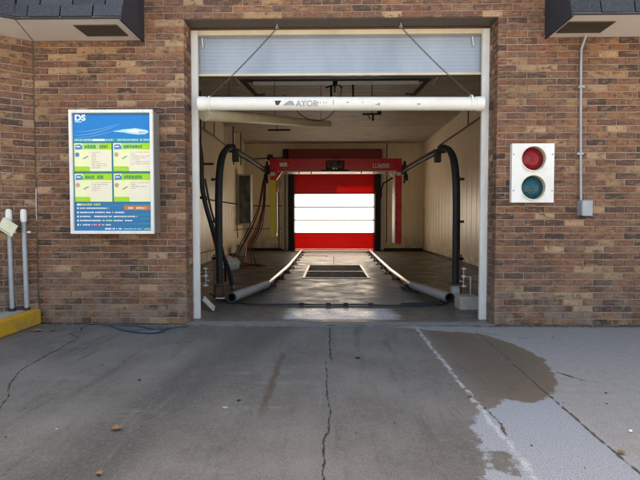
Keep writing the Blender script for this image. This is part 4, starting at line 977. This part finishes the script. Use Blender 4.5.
Mx = Matrix.Translation((-1.445,.72,.095)) @ Matrix.Rotation(R(48), 4, 'Y') @ Matrix.Rotation(R(12), 4, 'Z')
q = MB(); q.box(-.095, .095, -.07, .07, -.010, .012, M=Mx); part(q, "panel", M_GREYBOX, ll, bevel=.004)
q = MB(); q.box(-.085, .085, -.06, .06, -.05, -.0105, M=Mx); part(q, "skirt", M_STEEL, ll, bevel=.004)
q = MB(); q.tube([(-1.36,.72,.16),(-1.29,.76,.15),(-1.27,.78,.155)], .008, 6); part(q, "latch", M_GALV, ll)

# white plastic bag
bm = bmesh.new(); bmesh.ops.create_icosphere(bm, subdivisions=4, radius=1)
for v in bm.verts:
    n_ = noise.noise(v.co*1.6)*.38 + noise.noise(v.co*4.5)*.16 + noise.noise(v.co*11)*.05
    v.co = v.co*(1+n_); v.co.x *= .19; v.co.y *= .13; v.co.z *= .11
    if v.co.z > .06 and v.co.x < .02: v.co.z += .05*(1-abs(v.co.x+.04)/.1) if abs(v.co.x+.04) < .1 else 0
    v.co.z = max(v.co.z, -.09)
me = bpy.data.meshes.new("plastic_bag"); bm.to_mesh(me); bm.free(); me.materials.append(M_BAG); me.polygons.foreach_set("use_smooth", [True]*len(me.polygons))
o = link("plastic_bag", me); o.scale = (1.25,1.2,1.25); o.location = (-2.17,5.75,.118); tag(o, "crumpled white plastic bag on the floor at the left", "plastic bag")
bn = thing("storage_bin", "pale grey square bin standing against the left wall below the tall cabinet", "bin", (-2.66,9.9,0))
q = MB(); q.add([(-2.79,9.78,.005),(-2.55,9.78,.005),(-2.55,10.0,.005),(-2.79,10.0,.005),(-2.81,9.75,.34),(-2.52,9.75,.34),(-2.52,10.03,.34),(-2.81,10.03,.34)], [(0,1,2,3),(0,4,5,1),(1,5,6,2),(2,6,7,3),(3,7,4,0)]); part(q, "body", M_GREYBOX, bn)
q = MB(); q.box(-2.825,-2.505,9.735,10.045,.34,.365); part(q, "lid", M_GREYBOX, bn, bevel=.006)

# tall cabinet with dark glass in the corner
cbn = thing("glass_cabinet", "tall narrow cabinet with dark glass front on the left wall", "cabinet", (-2.75,10.9,.93))
q = MB(); q.box(-2.955, -2.52, 10.82, 11.15, .93, 2.55); part(q, "case", M_GREYBOX, cbn, bevel=.006)
q = MB(); q.box(-2.90, -2.55, 10.805, 10.819, .98, 2.50); part(q, "glass", M_DGLASS, cbn)
q = MB()
for a in ((-2.955,-2.90,.93,2.55),(-2.55,-2.52,.93,2.55),(-2.90,-2.55,.93,.98),(-2.90,-2.55,2.50,2.55)): q.box(a[0],a[1],10.795,10.822,a[2],a[3])
part(q, "door_frame", M_GALV, cbn, bevel=.003)

# wall services
def pipe_thing(label, parts, loc):
    t = thing("wall_pipe", label, "pipe", loc)
    for nm, pts, r_, m_ in parts: part(MB().tube(pts, r_, 8), nm, m_, t)
    return t
pipe_thing("dark iron pipe running high along the left wall on ceiling rods", [("pipe", [(-2.92,.5,3.20),(-2.92,9.6,3.19)], .022, M_STEEL)] + [("hanger_rod", [(-2.92,y,3.76),(-2.92,y,3.19)], .012, M_STEEL) for y in (6.5,7.5,9.2)] + [("drop_pipe", [(-2.70,5.3,3.76),(-2.70,5.3,2.72),(-2.76,5.3,2.70)], .018, M_STEEL)], (-2.92,5,3.2))
pipe_thing("dark iron pipe running high along the right wall on ceiling rods", [("pipe", [(3.20,.5,3.28),(3.20,9.6,3.27),(3.20,9.65,3.05)], .022, M_STEEL)] + [("hanger_rod", [(3.20,y,3.76),(3.20,y,3.28)], .014, M_STEEL) for y in (3.5,6.6)], (3.2,5,3.28))
pipe_thing("thin brown pipe at chest height along the left wall and round the back corner", [("pipe", [(-2.945,.6,1.585),(-2.945,12.46,1.585),(-1.62,12.46,1.585)], .016, M_STEEL), ("pipe", [(-2.945,10.2,.78),(-2.945,12.46,.78),(-1.62,12.46,.78)], .011, M_STEEL), ("drop_pipe", [(-2.90,10.5,.86),(-2.90,10.5,.52)], .016, M_STEEL)], (-2.94,6,1.58))
pipe_thing("thin brown pipe low along the left wall", [("pipe", [(-2.945,.6,.33),(-2.945,8.0,.33)], .014, M_STEEL), ("riser", [(-2.88,8.1,.33),(-2.88,8.1,.06)], .03, M_STEEL)], (-2.94,4,.33))
for i, (x, y, zt) in enumerate(((-2.86,9.2,3.02),(-2.84,10.3,3.12))):
    t = thing("wall_duct", ("short white duct hanging from the ceiling by the left wall, the nearer of two" if i == 0 else "short white duct hanging from the ceiling by the left wall, the farther of two"), "duct", (x,y,zt), "white ducts on the left wall")
    q = MB(); q.box(x-.08, x+.08, y-.05, y+.05, zt, 3.76); part(q, "duct", M_LABELW, t, bevel=.006); q = MB(); q.box(x+.085, x+.115, y-.05, y-.02, zt-.35, 3.76); part(q, "conduit", M_STEEL, t)
t = thing("back_junction", "small dark junction box with a horizontal pipe on the back wall beside the gantry", "junction box", (-2.2,12.4,3.2))
q = MB(); q.box(-2.18, -2.0, 12.32, 12.48, 3.18, 3.32); part(q, "box", M_DARK, t, bevel=.01); q = MB(); q.tube([(-2.93,12.44,3.22),(-1.65,12.44,3.27)], .02, 8); part(q, "pipe", M_STEEL, t)
q = MB(); q.box(-2.18,-2.0,12.36,12.46,3.33,3.37); part(q, "cover", M_STEEL, t)
t = thing("ceiling_bracket", "dark steel bracket under the ceiling right of centre", "bracket", (.9,4.6,3.6))
q = MB(); q.box(.62, .98, 4.5, 4.54, 3.10, 3.13); q.box(.80,.84,4.5,4.54,2.99,3.10); q.box(.9,.98,4.5,4.54,3.13,3.17); part(q, "bar", M_DARK, t); q = MB(); q.tube([(.8,4.52,3.13),(.8,4.52,3.76)], .008, 5); q.tube([(.72,4.52,3.10),(.77,4.52,3.02)], .010, 5); part(q, "rod", M_DARK, t)
t = thing("ceiling_strip", "thin dark slot strip under the ceiling left of centre", "strip", (-1.4,9.0,3.7))
q = MB(); q.box(-1.75, -1.12, 9.0, 9.06, 3.60, 3.64); part(q, "strip", M_DARK, t); q = MB(); q.tube([(-1.5,9.03,3.64),(-1.5,9.03,3.76)], .01, 5); part(q, "rod", M_DARK, t)

# ------------------------------------------------------------------ rear roll-up door
rd = thing("roll_up_door", "red high speed roll door with three white translucent panels at the far end of the bay", "door", (.15,12.45,0))
DXL, DXR = -1.262, 1.572; DY = 12.58
def band(z0, z1, m_, nm, lab=None):
    q = MB(); q.box(DXL-.06, DXR+.06, DY, DY+.006, z0, z1); o = part(q, nm, m_, rd)
    if lab: o["label"] = lab
band(2.03, 3.30, M_REDC, "curtain_band"); band(.062, .618, M_REDC, "curtain_band")
for z0, z1 in ((.625,1.075),(1.095,1.535),(1.555,2.02)): band(z0, z1, M_CLEARP, "white_panel")
for z in (.6215, 1.085, 1.545, 2.025):
    q = MB(); q.box(DXL-.06, DXR+.06, DY-.022, DY-.001, z-.021, z+.021); part(q, "stiffener", M_STEEL, rd)
q = MB(); q.box(DXL-.05, DXR+.05, DY-.03, DY+.03, .008, .060); part(q, "bottom_bar", M_CREAM, rd)
for xa, xb in ((-1.46,-1.262),(1.572,1.77)):
    q = MB(); q.box(xa, xb, 12.40, DY+.10, .004, 3.08); sf = part(q, "side_guide", M_DARK, rd, bevel=.01)
    xm = xa-.10 if xa < 0 else xb+.0
    q = MB(); q.box(xm+.01, xm+.09, 12.42, 12.49, .06, 3.05); part(q, "guide_cover", M_GREYBOX, rd, up=sf)
q = MB(); q.box(-1.455, 1.765, 12.16, 12.50, 3.085, 3.525); part(q, "hood", M_DRED, rd, bevel=.02)
q = MB(); q.box(-1.62, -1.458, 12.14, 12.49, 3.09, 3.53); part(q, "hood_end", M_DARK, rd, bevel=.02)
q = MB(); q.box(-1.62, 1.90, 12.44, 12.50, 3.535, 3.585); q.box(1.83, 1.90, 12.44, 12.50, .06, 3.53); q.box(-1.70, -1.63, 12.44, 12.50, .06, 3.53); part(q, "frame", M_CREAM, rd, bevel=.004)
q = MB(); q.tube([(1.98,12.43,.3),(1.98,12.43,3.75)], .018, 6); q.tube([(-1.80,12.43,.1),(-1.80,12.43,3.1)], .02, 6); part(q, "conduit", M_STEEL, rd)

# ------------------------------------------------------------------ fallen leaves and litter
random.seed(77); q = MB()
for i in range(420):
    side = random.random()
    x = random.uniform(-3.0,-1.5) if side < .45 else random.uniform(1.7,3.6) if side < .85 else random.uniform(-3.0,3.4)
    y = -.02-abs(random.gauss(0,.045)) if side < .85 else random.uniform(-3.2,-.2)
    s_ = random.uniform(.0015,.006); Mx = Matrix.Translation((x,y,s_*.4)) @ Matrix.Rotation(random.uniform(0,6.28),4,'Z') @ Matrix.Rotation(random.uniform(0,.8),4,'X')
    q.box(-s_,s_,-s_*.7,s_*.7,-s_*.5,s_*.5,M=Mx,jit=s_*.3)
gt_ = q.build("grit", M_JOINT, None, 0, 'stuff'); gt_["label"] = "fine dark grit gathered along the foot of the brick wall"; gt_["category"] = "grit"
def leaf_mesh(seed):
    random.seed(seed); n = 12; q = MB(); vs = [(0,0,.012)]
    for k in range(n):
        a = 2*math.pi*k/n; r_ = (.9 if k % 2 else .5)*random.uniform(.8,1.2); vs.append((r_*.05*math.cos(a), r_*.036*math.sin(a), .004+.018*random.random()))
    vs += [(v[0], v[1], v[2]-.0015) for v in vs]
    fs = [(0,1+k,1+(k+1)%n) for k in range(n)] + [(n+1, n+2+(k+1)%n, n+2+k) for k in range(n)] + [(1+k, n+2+k, n+2+(k+1)%n, 1+(k+1)%n) for k in range(n)]
    q.add(vs, fs); return q.mesh("fallen_leaf", M_LEAF)
for i, (x, y, rz_, s_, lab) in enumerate([(-1.105,-2.656,.4,.85,"crisp brown oak leaf lying on the open concrete in the left foreground"), (-.987,-3.11,1.9,.5,"pale brown leaf at the bottom edge of the driveway"),
        (-2.86,-.40,.2,1.2,"brown leaf beside the yellow kerb end"), (-2.72,-.37,2.2,.9,"smaller brown leaf a hand's width from the yellow kerb"), (.863,-2.131,1.1,.55,"small brown leaf caught on the white joint line"),
        (1.36,-2.87,.7,.6,"tan leaf scrap near the right slab joint")]):
    o = link("fallen_leaf", leaf_mesh(60+i)); o.location = (x, y, .004); o.rotation_euler = (0,0,rz_); o.scale = (s_,s_,s_); tag(o, lab, "leaf", "fallen leaves on the driveway")
random.seed(31)
for i, (x, y, r_, m_, lab) in enumerate([(-.608,-2.341,.011,M_CONC,"small pale stone chip lying left of the long centre crack"),(-.55,-2.22,.009,M_CRACK,"dark pebble behind the pale stone chip"),(-1.295,-1.85,.010,M_CRACK,"dark pebble in the left of the driveway"),
        (.22,-1.28,.014,M_CRACK,"dark clump right of the top of the centre crack"),(1.55,-2.62,.009,M_BAG,"tiny white scrap on the pale right slab"),(-1.42,-2.66,.007,M_CONC,"tiny pale chip in the left foreground near the bottom left corner")]):
    bm = bmesh.new(); bmesh.ops.create_icosphere(bm, subdivisions=2, radius=r_)
    for v in bm.verts: v.co *= 1+.5*noise.noise(v.co*90+Vector((i*3,0,0))); v.co.z = v.co.z*.45
    me = bpy.data.meshes.new("stone_chip"); bm.to_mesh(me); bm.free(); me.materials.append(m_); o = link("stone_chip", me); o.location = (x,y,r_*.35); o.rotation_euler=(0,0,i); o.scale=(1.6,1,1); tag(o, lab, "debris")
